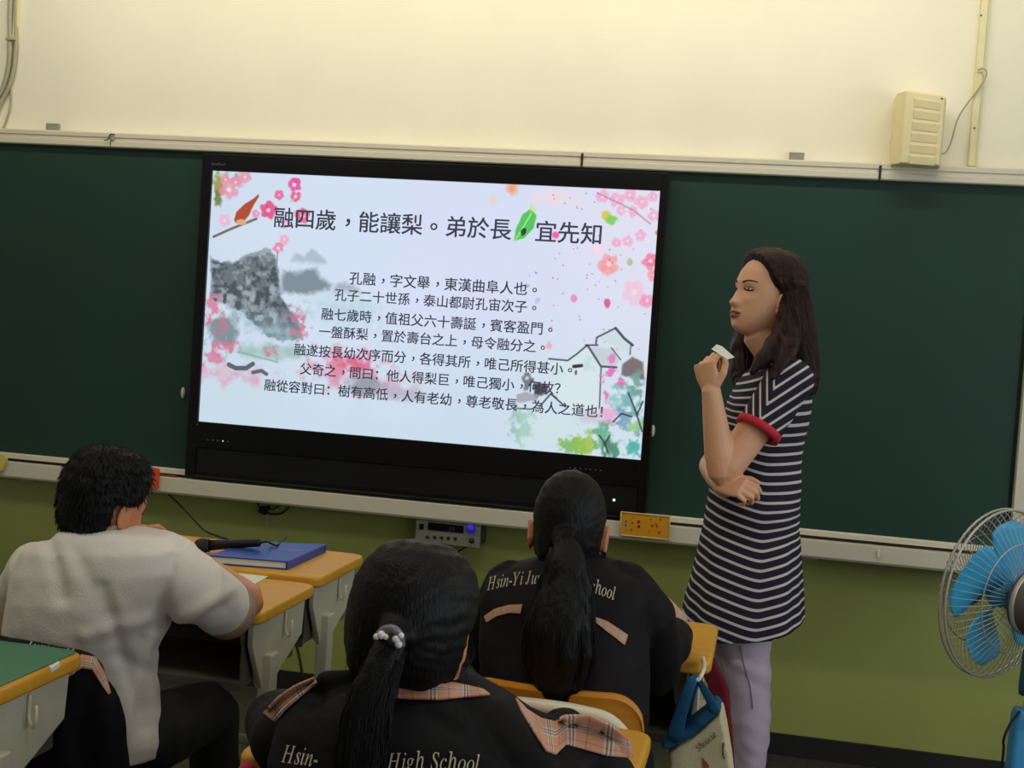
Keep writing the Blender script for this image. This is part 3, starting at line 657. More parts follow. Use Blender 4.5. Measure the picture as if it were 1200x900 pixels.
def hand(m, W, d, up, curl=.5, side=1, k=1.0, curls=None, thumb=.5):
    """W wrist, d toward the fingers, up back-of-hand normal, side: thumb side along d x up"""
    W, d, up = Vector(W), Vector(d).normalized(), Vector(up); up = (up-d*up.dot(d)).normalized(); lat = d.cross(up)*side
    P = []
    for t, hw, th in ((-.012, .024, .017), (.01, .029, .016), (.04, .037, .015), (.070, .039, .0125), (.084, .036, .010)):
        c = W+d*t*k; P.append([c+(lat*math.cos(a)*hw+up*math.sin(a)*th)*k for a in [2*PI*j/16 for j in range(16)]])
    m.rings(P)
    fl = [(.043, .026, .021, .0085), (.048, .030, .022, .0088), (.044, .028, .022, .0084), (.034, .021, .019, .0074)]
    for i, (a, b, c, r) in enumerate(fl):
        o = W+(d*(.078-.004*abs(i-1.2))+lat*(.028-.0187*i))*k; dd = (d+lat*(.06-.04*i)).normalized(); cu = (curls[i] if curls else curl); pts = [o-dd*.012*k, o]; axis = lat*side
        for sg, f in ((a, .8), (b, 1.25), (c, .8)):
            dd = rot(dd, d.cross(up).normalized(), -cu*f) if True else dd
            o = o+dd*sg*k; pts.append(o)
        m.tube(pts, [r*k*1.05, r*k*1.08, r*k, r*k*.92, r*k*.78], 10)
    o = W+(d*.018+lat*.022-up*.004)*k; dd = (d*.75+lat*.75-up*.3).normalized(); pts = [o-dd*.01*k, o]
    for sg in (.036, .030, .024): o = o+dd*sg*k; pts.append(o); dd = (dd+(-lat*.9+d*.1-up*.35)*thumb*.8).normalized()
    m.tube(pts, [.014*k, .0145*k, .0115*k, .0100*k, .0085*k], 10)
def face_parts(C, R, k, par, gaze=0, closed=.6, brow=True):
    def P(x, z, o=.0006): p = hfront(x, z); return C+R @ ((p+Vector((0, o, 0)))*k)
    def patch(fn, nu, nv):
        m = MB(); m.rings([[fn(i/nu, j/nv) for j in range(nv+1)] for i in range(nu+1)], cap=False, closed=False); return m
    up = patch(lambda u, v: P((u-.5)*.056, -.0705+v*(.0075*(1-(2*u-1)**2)**.7-.0015*g(u-.5, .08))+.0005, .0011), 20, 5)
    lo = patch(lambda u, v: P((u-.5)*.052, -.0735-v*(.0095*(1-(2*u-1)**2)**.7), .0011), 20, 5)
    lip = obj('upper_lip', up, M_lip, par, smooth=True, solid=.0012); obj('lower_lip', lo, M_lip, par, smooth=True, solid=.0012)
    sl = patch(lambda u, v: P((u-.5)*.048, -.0698-v*.0050*(1-(2*u-1)**2), .0014), 16, 3)
    obj('mouth_opening', sl, mat('mouth_dark', (60, 22, 22), .6), par, solid=.0008)
    for s in (-1, 1):
        pts = [P(s*(.017+.030*t), .0015-.0035*math.sin(PI*t)-.001*t, .0022) for t in [i/10 for i in range(11)]]
        obj('eyelash', MB().tube(pts, [.0008]+[.0020]*9+[.0009], 6), M_lash, par, smooth=True)
        ey = patch(lambda u, v: P(s*(.019+.026*u), -.0002+v*.0030*math.sin(PI*u), .0014), 14, 3)
        obj('eye', ey, M_eye if closed < .9 else M_skin, par, solid=.0006)
        ir = MB().ell(P(s*.031, .0026, .0016), (.0026*k, .0026*k, .0024*k), R, 10, 8); obj('iris', ir, M_lash, par, smooth=True)
        cr = [P(s*(.016+.031*t), .0075-.004*(2*t-1)**2*.8, .0008) for t in [i/10 for i in range(11)]]
        obj('lid_crease', MB().tube(cr, [.0003]+[.0007]*9+[.0003], 6), M_brow, par, smooth=True)
        if brow:
            br = patch(lambda u, v: P(s*(.013+.040*u), .0175+.0065*math.sin(PI*min(1, u*1.05)*.72)+(v-.5)*(.0062*(1-u*.6)), .0012), 16, 3)
            obj('eyebrow', br, M_brow, par, solid=.0008)
def strand_bundle(paths, r, seg=5):
    m = MB()
    for p in paths:
        n = len(p); m.tube(p, [r*(.35+.65*math.sin(PI*min(1, (i+1)/(n*.5))*.5))*(1-.7*max(0, (i/(n-1)-.6)/.4)) for i in range(n)], seg, dome=False)
    return m
def jitter_path(key, amp, rnd, n=14, spread=1.0):
    o = Vector((rnd.gauss(0, 1), rnd.gauss(0, 1), rnd.gauss(0, .5)))*amp
    return curve_pts([p+o*(.3+.7*i/(len(key)-1)*spread)+Vector((rnd.gauss(0, 1), rnd.gauss(0, 1), 0))*amp*.15 for i, p in enumerate(key)], n)

# ------------------------------------------------------------------ teacher
tp = at(880, 640, -.8)
T = thing('person', (tp.x, -.8, 0), 'standing woman with long dark hair in a navy and white striped tunic, facing left', 'person')
HC = at(895, 347, -.80); HR = RM(124, 11, 0); HK = 1.01
sk = head_mb(HC, HR, HK)
nb = at(916, 425, -.80)
sk.tube([HC+HR @ Vector((0, -.020, -.05)), HC+HR @ Vector((0, -.022, -.11)), nb, at(912, 450, -.8)], [.052, .050, .056, .09], 20)
rows(sk, [(440, 893, 932, -.8, .08), (470, 880, 932, -.8, .11), (540, 858, 928, -.8, .10), (620, 848, 920, -.8, .11), (680, 846, 915, -.8, .13), (735, 848, 905, -.8, .125)], 32)
# near (left) arm
LS, LE, LW = at(918, 456, -.955), at(846, 556, -1.03), at(834, 462, -1.055)
sk.tube([LS, LS.lerp(LE, .5), LE.lerp(LS, .08), LE], [.050, .046, .043, .036], 18)
sk.tube([LE, LE.lerp(LW, .25), LE.lerp(LW, .6), LW, LW+(LW-LE)*.06], [.037, .040, .034, .026, .025], 18)
hd = (at(828, 438, -1.06)-LW).normalized()
hand(sk, LW+hd*.008, hd+Vector((0, .1, 0)), Vector((-.55, -.85, 0)), curls=[1.25, 1.35, 1.4, 1.45], side=1, k=.93, thumb=.8)
# far (right) arm crossing below the near elbow
RS, RE, RW = at(893, 458, -.65), at(836, 546, -.75), at(850, 571, -1.02)
sk.tube([RS, RS.lerp(RE, .5), RE], [.042, .042, .040], 18); sk.tube([RE, RE.lerp(RW, .4), RW], [.042, .040, .029], 18)
hand(sk, RW+Vector((-.010, -.004, .004)), at(880, 574, -1.07)-RW, Vector((.1, -.80, .58)), curls=[.85, .95, 1.0, 1.1], side=-1, k=.86, thumb=.5)
# legs and feet (under the trousers)
an = [at(873, 745, -.86), at(878, 885, -.86)]
hipN, hipF = Vector((tp.x-.005, -.875, .84)), Vector((tp.x-.015, -.725, .84))
def leg_pts(h, dx): return [h, Vector((h.x+.0+dx, h.y, .46)), Vector((h.x+.015+dx, h.y, .10)), Vector((h.x+.015+dx, h.y, .05))]
for yq in (-.875, -.725):
    o_ = 0 if yq < -.8 else -10
    sk.tube([at(874+o_, 735, yq), at(875+o_, 800, yq), at(879+o_, 900, yq), Vector((at(880+o_, 950, yq).x, yq, .10)), Vector((at(880+o_, 950, yq).x, yq, .05))], [.050, .040, .036, .030, .030], 16)
tb = obj('body', remesh(sk, .0030, 2, None, .5), M_skin, T, smooth=True)
face_parts(HC, HR, HK, tb)
# trousers
pm = MB()
for h, dx, y_ in ((hipN, .0, -.875), (hipF, -.02, -.725)):
    L_ = [(760, 842, 903), (800, 850, 904), (850, 857, 903), (900, 861, 905), (950, 864, 905)]
    rs = []
    for py, a, b in L_:
        off = 0 if y_ < -.8 else -10
        A = at(a+off, py, y_); B = at(b+off, py, y_); rs.append((A.x, B.x, (A.z+B.z)/2))
    rs = [(h.x-.088, h.x+.092, .80), (h.x-.085, h.x+.088, .70)]+[r_ for r_ in rs if r_[2] < .62]
    rs = [r for r in rs if r[2] > .26 or r[2] > .6]; rs += [(rs[-1][0]+.012, rs[-1][1]-.006, .22), (rs[-1][0]+.020, rs[-1][1]-.010, .11)]
    pm.rings([[Vector(((a+b)/2+(b-a)/2*math.cos(t), y_+.074*math.sin(t)*(1 if z > .3 else .85), z)) for t in [2*PI*j/28 for j in range(28)]] for a, b, z in rs])
def jf(co, n):
    zz = co.z; k = 1 if zz < .56 else .3
    return co+n*(.0055*k*noise.noise(Vector((co.x*7, co.y*7, zz*26+co.x*14)))+.002*noise.noise(co*30))
obj('trousers', remesh(pm, .006, 3, jf), M_jean, T, smooth=True)
seam = MB()
sp_ = [at(x, y, -.952) for x, y in ((868, 757), (872, 780), (879, 805), (882, 830))]
seam.tube(curve_pts(sp_, 20), .0018, 6); obj('side_seam', seam, mat('lavender_seam', (120, 108, 126), .9), T)
for h, dx in ((hipN, 0), (hipF, -.02)):
    s_ = MB(); cx = h.x+dx+.015
    s_.rings([[Vector((cx-.06+(.13*(math.cos(t)*.5))+.0, h.y+.042*math.sin(t)*(1-.25*math.cos(t)*-1), z)) for t in [2*PI*j/24 for j in range(24)]] for z in (.0005, .025)]+[[Vector((cx-.02+.06*math.cos(t), h.y+.038*math.sin(t), .075)) for t in [2*PI*j/24 for j in range(24)]]])
    s_.rings([[Vector((cx-.06+.115*math.cos(t), h.y+.044*math.sin(t), z)) for t in [2*PI*j/24 for j in range(24)]] for z in (.0005, .02, .034)])
    obj('shoe', remesh(s_, .006, 3), M_shoe, T, smooth=True)
# tunic
tu = MB()
TR = [(421, 898, 936, -.8, .075), (432, 878, 946, -.8, .13), (446, 864, 951, -.8, .165), (470, 852, 952, -.8, .172), (500, 845, 948, -.8, .165), (540, 836, 943, -.8, .158), (580, 830, 939, -.8, .155), (620, 823, 936, -.8, .165), (660, 814, 938, -.8, .178), (700, 804, 940, -.8, .188), (728, 799, 942, -.8, .192)]
rows(tu, TR, 56, 2.15)
def tun(co, n):
    px, py = pr(co); k = max(0, min(1, (py-560)/140))
    ang = math.atan2(co.y+.8, co.x-tp.x)
    d = .006*k*math.sin(ang*6+1.3)+.003*k*math.sin(ang*11)+.004*noise.noise(co*14)
    d += -.012*g(py-535, 26)*g(px-930, 26)
    c = co+n*d*max(0, 1-abs(n.z)*1.3)
    c.z -= .040*max(0, min(1, (.72-co.z)/.15))*min(1, abs(co.y+.8)/.17)**2
    return c
me = remesh(tu, .006, 3, tun)
tun_o = obj('striped_tunic', me, stripe_mat('navy_stripes', 's', .0265, .27, (40, 35, 46), (198, 194, 192)), T, smooth=True)
xc = at(890, 680, -.95).x; off = wloc(T); at_ = me.attributes.new('s', 'FLOAT', 'POINT'); vals = []
for v in me.vertices:
    p = v.co+off; px, py = pr(p); kr = .34 if py > 640 else (.06 if py < 590 else .06+.28*(py-590)/50); dx = p.x-xc
    s = p.z-.27*math.sqrt(min(dx, 0)**2+.0004)-kr*math.sqrt(max(dx, 0)**2+.0001)
    if py < 500: s -= -.5*max(0, (500-py)/435)*max(-.3, min(1, (900-px)/40))
    vals.append(s+5)
at_.data.foreach_set('value', vals)
# near sleeve, far sleeve, red cuffs
def sleeve(S0, S1, r0, r1, name):
    m = MB(); m.tube([S0+(S0-S1)*.12, S0, S0.lerp(S1, .5), S1], [r0*.8, r0, (r0+r1)/2, r1], 26, dome=False); m.ell(S0, (r0*1.02,)*3)
    me = remesh(m, .005, 3, folds(.002, 16, 16, 16, 3)); o = obj(name, me, MATS.get('stripes2') or stripe_mat('navy_stripes_sleeve', 's', 10.8, .25, (40, 35, 46), (198, 194, 192)), T, smooth=True)
    a_ = me.attributes.new('s', 'FLOAT', 'POINT'); vl = []
    for v in me.vertices:
        px, py = pr(v.co+off); s1 = .545*px+.838*py; t = (py-487)/-72; xl = 893+32*t; c0 = .545*893+.838*487+1.34*893
        vl.append(s1 if px > xl else -px*1.34+c0)
    a_.data.foreach_set('value', vl); return o
SL1 = at(889, 503, -1.005)
sleeve(at(925, 446, -.955), SL1, .064, .060, 'sleeve')
sleeve(at(893, 450, -.66), at(866, 500, -.69), .056, .052, 'sleeve')
ax = (SL1-at(925, 446, -.955)).normalized()
obj('cuff', MB().lathe(SL1-ax*.002, ax, [(.058, -.008), (.0635, -.008), (.0645, .002), (.0635, .012), (.058, .013), (.050, .012), (.050, -.008)], 32), M_red, T, smooth=True, label='red sleeve cuff')
ax2 = (at(866, 500, -.69)-at(893, 450, -.66)).normalized()
obj('cuff', MB().lathe(at(866, 500, -.69), ax2, [(.048, -.008), (.0545, -.008), (.0545, .010), (.048, .012)], 28), M_red, T, smooth=True, label='red sleeve cuff')
cp = [at(x, y, Y) for x, y, Y in ((937, 409, -.86), (941, 418, -.88), (944, 428, -.89))]
obj('collar_trim', MB().tube(cp, .008, 8), M_red, T, smooth=True, label='red neck trim showing through the hair')
# hair: parted cap with long locks
PX = -.012                                             # parting on the side away from the camera
def hz_t(p):
    front = p.y - (.060-.80*max(0, .088-p.z)*.75 - .06*max(0, min(1, (.03-p.z)/.05)))
    return max(-front, .02-abs(p.y-.058)*1.0-.4 if False else -front)
def th_t(p): return .020+.004*g(p.x, .03)*(1 if p.z > .08 else 0)-.006*g(p.x-PX, .006)*(1 if (p.z > .06 and p.y > -.03) else 0)
hair = hair_cap(HC, HR, HK, lambda p: hz_t(p) if p.z > -.02 else min(hz_t(p), -(p.y+.030)+.0), th_t, .0012, dirf=lambda p: math.atan2(p.x-PX, p.y-.05)*.7)
def HP(x, y, z): return HC+HR @ (Vector((x, y, z))*HK)
# curtain behind the head and over the back, plus side masses
cur = []
for (px0, px1, py, Y, ry) in ((920, 944, 330, -.79, .080), (921, 949, 350, -.79, .088), (918, 954, 375, -.79, .092), (910, 957, 400, -.80, .094), (900, 960, 422, -.81, .098), (904, 960, 440, -.83, .092), (922, 958, 452, -.84, .075), (938, 955, 462, -.84, .05)):
    cur.append((py, px0, px1, Y, ry))
rows(hair, cur, 36, 2.2)
hair.tube(curve_pts([at(921, 345, -.86), at(921, 372, -.885), at(912, 398, -.93), at(896, 420, -.965), at(880, 437, -.985)], 14), lerpl([.014, .022, .028, .026, .008], 14), 16)
hair.tube(curve_pts([at(926, 345, -.87), at(927, 380, -.90), at(924, 405, -.95), at(916, 425, -.985), at(906, 444, -1.015)], 14), lerpl([.016, .026, .030, .026, .006], 14), 16)
hair.tube(curve_pts([at(884, 335, -.71), at(878, 375, -.71), at(874, 405, -.71), at(870, 430, -.73), at(866, 450, -.78)], 14), lerpl([.016, .030, .044, .044, .016], 14), 16)
def hg(co, n): return co+n*(.0022*math.sin(math.atan2(co.y+.8, co.x-HC.x)*34+3*noise.noise(co*18)))*(1 if co.z < HC.z+.02 else .2)
ho = obj('long_hair', remesh(hair, .004, 2, hg), M_hairb, T, smooth=True)
rnd = random.Random(3); bv = bvh_of(ho); paths = []
for i in range(340):
    a = rnd.uniform(-2.9, .25); p0 = Vector((HC.x+.02, -.8, HC.z-.02)); dirx = Vector((math.cos(a), math.sin(a), 0)); pts = []
    for q in range(13):
        z = HC.z+.06-.028*q-.0; o_ = Vector((HC.x+.03+.006*q, -.80, z)); h = bv.ray_cast(o_+dirx*.4, -dirx, .5)
        if h[0] is None: break
        dd = Vector((h[0].x-o_.x, h[0].y-o_.y, 0)); pts.append(h[0]+dirx*.0006)
        a += rnd.gauss(0, .012); dirx = Vector((math.cos(a), math.sin(a), 0))
        if pts[-1] and len(pts) > 1 and (pts[-1]-pts[-2]).length > .06: pts.pop(); break
    if len(pts) > 4: paths.append(pts)
if paths: tag(obj('hair_strand', strand_bundle(paths, .0011, 4), M_hairb, T, smooth=True), kind='stuff')
# the slip of paper in her fist
pc = at(847, 412, -1.075); e1 = (at(860, 421, -1.08)-at(838, 408, -1.06)).normalized(); e2 = (at(852, 404, -1.035)-at(840, 421, -1.085)).normalized()
pm = MB().prism([pc+e1*a+e2*b for a, b in ((-.030, -.014), (.024, -.016), (.036, .004), (-.010, .016), (-.026, .012))], (0, .003, 0))
tag(obj('folded_paper', pm, M_paper, bevel=.0006), 'small folded white paper held in the raised hand of the standing woman', 'paper')

# ------------------------------------------------------------------ boy in white
BY = -2.0
bp = at(115, 700, BY)
Bo = thing('person', (bp.x, BY, 0), 'boy with short black hair in a white short-sleeved shirt, seated at the left', 'person')
BC = at(126, 593, BY); BR = RM(-24, -14, 0); BK = .93
sk = head_mb(BC, BR, BK, ek=1.12)
sk.tube([BC+BR @ Vector((0, -.025, -.04)), BC+BR @ Vector((0, -.03, -.10)), at(122, 650, BY-.04), at(122, 690, BY-.05)], [.046, .044, .044, .07], 18)
rows(sk, [(645, 90, 165, BY-.04, .05), (690, 70, 180, BY-.03, .05), (760, 60, 150, BY-.02, .05), (860, 70, 150, BY-.0, .05)], 28)
S_, E_, W_ = at(200, 670, BY-.03), Vector((at(285, 712, -1.82).x, -1.80, .775)), at(200, 640, -1.70)
sk.tube([S_, S_.lerp(E_, .5), E_], [.040, .043, .040], 16); sk.tube([E_, E_.lerp(W_, .3), W_], [.043, .039, .026], 16)
hand(sk, W_, at(176, 618, -1.74)-W_, Vector((.3, .9, .1)), .75, 1, .85)
S2, E2, W2 = at(48, 672, BY-.03), at(26, 725, -1.86), Vector((.47, -1.67, .79))
sk.tube([S2, S2.lerp(E2, .5), E2], [.040, .040, .036], 16); sk.tube([E2, E2.lerp(W2, .4), W2], [.040, .036, .026], 16)
hand(sk, W2, Vector((.8, .5, -.05)), Vector((0, 0, 1)), .5, 1, .85)
bd = obj('body', remesh(sk, .0045, 2), M_skinb, Bo, smooth=True)
face_parts(BC, BR, BK, bd)
sh = MB()
rows(sh, [(618, 92, 152, BY-.03, .055), (626, 62, 196, BY-.03, .085), (642, 38, 222, BY-.035, .105), (668, 26, 228, BY-.035, .115), (700, 20, 208, BY-.035, .118), (740, 14, 186, BY-.03, .115), (780, 10, 178, BY-.02, .108), (830, 22, 180, BY-.01, .105), (868, 30, 190, BY-.0, .105), (886, 34, 186, BY-.0, .10)], 48, 2.6)
Se = at(262, 712, -1.90)
sh.tube([at(195, 665, BY-.04), at(228, 690, BY-.02), Se], [.070, .070, .062], 24)
sh.tube([at(48, 668, BY-.04), at(26, 700, -1.96), at(14, 725, -1.90)], [.066, .062, .058], 24)
def bf(co, n):
    px, py = pr(co); d = .0045*noise.noise(Vector((co.x*10, co.y*10, co.z*4)))+.0018*noise.noise(co*28)
    for (x1, y1), (x2, y2), a, s in (((55, 625), (72, 700), -.010, 9), ((205, 650), (182, 735), -.010, 7), ((185, 738), (270, 692), .007, 8), ((190, 760), (262, 712), -.006, 7), ((100, 745), (175, 725), .007, 9), ((120, 690), (170, 850), -.007, 9), ((175, 745), (145, 860), .006, 8), ((135, 770), (185, 790), -.005, 8), ((90, 650), (120, 720), -.005, 10)):
        L2 = (x2-x1)**2+(y2-y1)**2; t = max(0, min(1, ((px-x1)*(x2-x1)+(py-y1)*(y2-y1))/L2)); ds = math.hypot(px-x1-t*(x2-x1), py-y1-t*(y2-y1)); d += a*g(ds, s)
    return co+n*d
so = obj('white_shirt', remesh(sh, .006, 4, bf), M_shirt, Bo, smooth=True)
# plaid sleeve lining: a flared ring inside the sleeve mouth
ax = (Se-at(222, 688, BY-.02)).normalized(); ll = MB(); seg = 36; nrm = ax.cross(Vector((0, 0, 1))).normalized(); bn = ax.cross(nrm)
ll.rings([[Se+ax*h+(nrm*math.cos(a)+bn*math.sin(a))*r for a in [2*PI*j/seg for j in range(seg)]] for r, h in ((.058, -.004), (.0635, .012), (.062, .034), (.057, .036), (.052, .014))], cap=False)
ll.uv = [(j/seg*9, i*.8) for i in range(5) for j in range(seg)]
obj('sleeve_lining', ll, P_bw, Bo, smooth=True, label='black and white plaid lining at the sleeve end')
cl = MB(); cc = BC+BR @ Vector((0, -.03, -.085)); seg = 40
cl.rings([[Vector((at(124, 612, BY).x+(.055+.002*i)*math.cos(a), BY-.035+(.055+.002*i)*math.sin(a), at(122, 619-i*4, BY-.05).z+.010*math.sin(a))) for a in [2*PI*j/seg for j in range(seg)]] for i in (0, 1, 2)], cap=False)
cl.uv = [(j/seg*8, i*.5) for i in range(3) for j in range(seg)]; obj('shirt_collar', cl, P_bw, Bo, smooth=True, solid=.003, label='plaid collar')
def hz_b(p): return min(.02+(-.06 if (p.z < .006 and p.y > -.036) else 0), .5*(.055-p.y)-.6*max(0, .075-p.z)*(p.y > -.01)*(.6 if abs(p.x) > .05 else 1), p.z+.088-.35*max(0, p.y+.02)*3)
hb = hair_cap(BC, BR, BK, hz_b, lambda p: .016+.006*min(1, abs(p.x)/.07)+.003*noise.noise(p*60), .0012, seed=2)
hb_o = obj('short_hair', remesh(hb, .0035, 1), M_hair, Bo, smooth=True)
def near_ear(q): return q.z < .012 and q.y > -.045
def fuzz(owner, hobj, C, R, n, L, seed, zmin=-.05, down=.6, r=.0009):
    rr = random.Random(seed); me = hobj.data; off_ = wloc(hobj.parent); ps = []
    polys = [p for p in me.polygons if (p.center+off_-C).z > zmin and (R.transposed() @ (p.center+off_-C)).y < .05 and not near_ear(R.transposed() @ (p.center+off_-C))]
    for p in rr.sample(polys, min(n, len(polys))):
        c = p.center+off_; nn = p.normal; t = Vector((rr.gauss(0, .3), rr.gauss(0, .3), -1)); t = (t-nn*t.dot(nn)).normalized()
        ps.append([c-nn*.002, c+nn*.0015+t*L*.4, c+nn*.003+t*L*.8+nn*.002*rr.random()])
    return strand_bundle(ps, r, 3)
tag(obj('hair_strand', fuzz(Bo, hb_o, BC, BR, 1500, .022, 5), M_hair, Bo), kind='stuff')
def legs(par, hip, kx, m, ky, fy, k=1):
    """seated thighs and shins as one pair of trousers, plus shoes"""
    mb = MB()
    for s in (-1, 1):
        h = Vector((hip.x+s*.085, hip.y, .50)); kn = Vector((hip.x+s*kx, ky, .50)); an_ = Vector((hip.x+s*kx, fy, .09))
        mb.tube([h, h.lerp(kn, .5), kn], [.085*k, .076*k, .062*k], 20); mb.tube([kn, kn.lerp(an_, .4), an_], [.062*k, .056*k, .044*k], 20)
    mb.ell((hip.x, hip.y+.02, .51), (.160*k, .085*k, .08))
    obj('trousers', remesh(mb, .008, 3, folds(.004, 9, 9, 9, 4)), m, par, smooth=True)
    for s in (-1, 1):
        s_ = MB(); c = Vector((hip.x+s*kx, fy+.05, .034)); s_.ell(c, (.045, .12, .033)); s_.ell(c+Vector((0, -.05, .03)), (.042, .055, .04))
        obj('shoe', remesh(s_, .006, 2), M_shoe, par, smooth=True)
legs(Bo, Vector((at(120, 880, BY-.0).x, BY+.035, 0)), .12, M_trouser, -1.72, -1.62)

# ------------------------------------------------------------------ girl with long ponytail, behind the far right desk
GY = -2.0
Gp = at(672, 740, GY)
G2 = thing('person', (Gp.x, GY, 0), 'girl with long loose-tied ponytail, both ears showing, black lettered jacket, seated beside the teacher', 'person')
C2 = at(667, 622, GY); R2 = RM(2, -12, 0); K2 = .90
sk = head_mb(C2, R2, K2, ek=1.16)
sk.tube([C2+R2 @ Vector((0, -.02, -.05)), at(664, 655, GY-.02), at(668, 695, GY-.04)], [.044, .043, .06], 18)
rows(sk, [(675, 625, 712, GY-.03, .045), (720, 610, 722, GY-.05, .06), (800, 610, 722, GY-.08, .06), (850, 610, 722, GY-.1, .06)], 28)
def W2P(x, y, z): return Vector((x, y, z))
gS, gE, gW = at(730, 695, GY-.02), at(778, 752, -1.85), at(792, 760, -1.70)
sk.tube([gS, at(756, 722, GY+.02), gE], [.034, .036, .034], 14); gw = Vector((at(790, 752, -1.66).x, -1.665, .785)); sk.tube([gE, gw], [.036, .025], 14)
hand(sk, gw, Vector((-.25, .9, -.12)), Vector((0, 0, 1)), .45, -1, .82)
gS2, gE2, gw2 = at(600, 695, GY-.02), at(572, 760, -1.86), Vector((1.55, -1.68, .79))
sk.tube([gS2, at(586, 730, GY+.02), gE2], [.034, .036, .034], 14); sk.tube([gE2, gw2], [.036, .025], 14); hand(sk, gw2, Vector((.5, .8, -.1)), Vector((0, 0, 1)), .45, 1, .82)
bd2 = obj('body', remesh(sk, .0045, 2), M_skinb, G2, smooth=True); face_parts(C2, R2, K2, bd2)
jk = MB()
rows(jk, [(650, 636, 698, GY-.02, .055), (660, 600, 726, GY-.03, .075), (674, 575, 750, GY-.04, .095), (700, 566, 762, GY-.05, .115), (740, 565, 758, GY-.07, .125), (790, 566, 760, GY-.09, .13), (850, 566, 760, GY-.10, .13)], 48, 2.6)
jk.tube([at(728, 682, GY-.035), at(756, 720, GY), at(764, 760, -1.90), at(768, 790, -1.86)], [.050, .058, .060, .052], 22)
jk.tube([at(764, 772, -1.90), at(783, 756, -1.84), at(790, 745, -1.72)], [.052, .046, .040], 22)
jk.tube([at(600, 682, GY-.035), at(584, 725, GY), at(580, 765, -1.92)], [.050, .056, .056], 22)
jk.tube([at(580, 765, -1.92), Vector((1.53, -1.74, .80))], [.054, .042], 22)
j2 = obj('school_jacket', remesh(jk, .006, 3, folds(.004, 7, 7, 12, 8)), M_jacket2, G2, smooth=True)
bj = bvh_of(j2)
tag(obj('back_lettering', cloth_text('Hsin-Yi Junior High School', bj, (571, 692), (721, 704), 22, arc=13, Yd=-2.1), M_print, G2, label='silver cursive lettering across the shoulders'), kind='stuff')
def band(poly_t, poly_b):
    def L(P, u):
        m = len(P)-1; i = min(int(u*m), m-1); t = u*m-i; return (P[i][0]*(1-t)+P[i+1][0]*t, P[i][1]*(1-t)+P[i+1][1]*t)
    return lambda u, v: tuple(L(poly_t, u)[k]*(1-v)+L(poly_b, u)[k]*v for k in (0, 1))
for pt, pb in ((((567, 722), (580, 713), (596, 709), (612, 708)), ((570, 729), (582, 722), (597, 718), (610, 719))), (((698, 723), (712, 728), (724, 736), (736, 744)), ((699, 730), (710, 739), (722, 748), (732, 756)))):
    obj('plaid_band', decal(bj, band(pt, pb), 16, 4, 4, 1, .0025, -2.1), P_tan, G2, solid=.001, label='plaid band sewn across the back')
cuff = MB(); A, B_ = at(768, 742, -1.80), at(790, 726, -1.70); cuff.tube([at(775, 716, -1.62), at(792, 733, -1.60)], [.030, .028], 18, dome=False)
cuff.uv = None
cm = MB(); seg = 24; axc = (at(795, 735, -1.60)-at(772, 712, -1.62)).normalized(); nn = axc.cross(Vector((0, 1, 0))).normalized(); b2 = axc.cross(nn)
cm.rings([[at(772, 712, -1.64)+axc*h+(nn*math.cos(a)+b2*math.sin(a))*.030 for a in [2*PI*j/seg for j in range(seg)]] for h in (0, .02, .04, .062)], cap=False); cm.uv = [(j/seg*5, i*.6) for i in range(4) for j in range(seg)]
obj('sleeve_lining', cm, P_tan, G2, smooth=True, solid=.003, label='turned-back plaid cuff')
cb = MB(); seg = 40; nk = at(664, 652, GY-.02)
cb.rings([[Vector((nk.x+(.060-.004*i)*math.cos(a), nk.y+(.058-.004*i)*math.sin(a), nk.z+.002+.016*i-.006*math.sin(a))) for a in [2*PI*j/seg for j in range(seg)]] for i in (0, 1, 2)], cap=False); cb.uv = [(j/seg*8, i*.4) for i in range(3) for j in range(seg)]
obj('collar', cb, P_tan, G2, smooth=True, solid=.003, label='plaid inner collar')
def hz_g(p): return min((.050-p.y)-.75*max(0, .085-p.z)*(1 if p.y > -.01 else .0)-(.060 if p.z < .012 and p.y > -.046 else 0), p.z+.076-.5*max(0, p.y+.06))
tie2 = C2+R2 @ Vector((.004, -.118, -.028))
hp = hair_cap(C2, R2, K2, hz_g, lambda p: .014-.008*min(1, abs(p.x)/.07), .0011, seed=4, dirf=lambda p: math.atan2(p.x, p.z+.035))
pk = [C2+R2 @ Vector((0, -.10, -.012)), tie2, at(664, 655, GY-.17), at(662, 690, GY-.19), at(657, 730, GY-.215), at(655, 765, GY-.22), at(655, 800, GY-.215)]
hp.tube(curve_pts(pk, 30), lerpl([.024, .020, .034, .050, .060, .066, .050], 30), 26, flat=.62, flatdir=(0, 1, 0))
def pg(co, n):
    px, py = pr(co)
    return co+n*((.003*noise.noise(Vector((co.x*70, co.y*70, co.z*3)))+.0016*noise.noise(Vector((co.x*190, co.y*190, co.z*4)))) if py > 650 else 0)
h2 = obj('ponytail_hair', remesh(hp, .0038, 1, pg), M_hair, G2, smooth=True)
def tail_strands(keys, rads, n, seed, r=.0012, flat=.6):
    rr = random.Random(seed); c = curve_pts(keys, 22); R_ = lerpl(rads, 22); ps = []
    for i in range(n):
        a = rr.uniform(PI, 2*PI) if rr.random() < .85 else rr.uniform(0, PI); w_ = rr.uniform(.93, 1.06); e = rr.randint(15, 22)
        ps.append([c[k]+Vector((math.cos(a)*R_[k]*w_, math.sin(a)*R_[k]*flat*w_, 0))+Vector((noise.noise(Vector((i, k*.3, 0)))*.004, 0, 0)) for k in range(2, e+1)])
    return strand_bundle(ps, r, 4)
tag(obj('hair_strand', tail_strands(pk[1:], [.020, .034, .050, .060, .066, .052], 260, 2), M_hair, G2, smooth=True), kind='stuff')
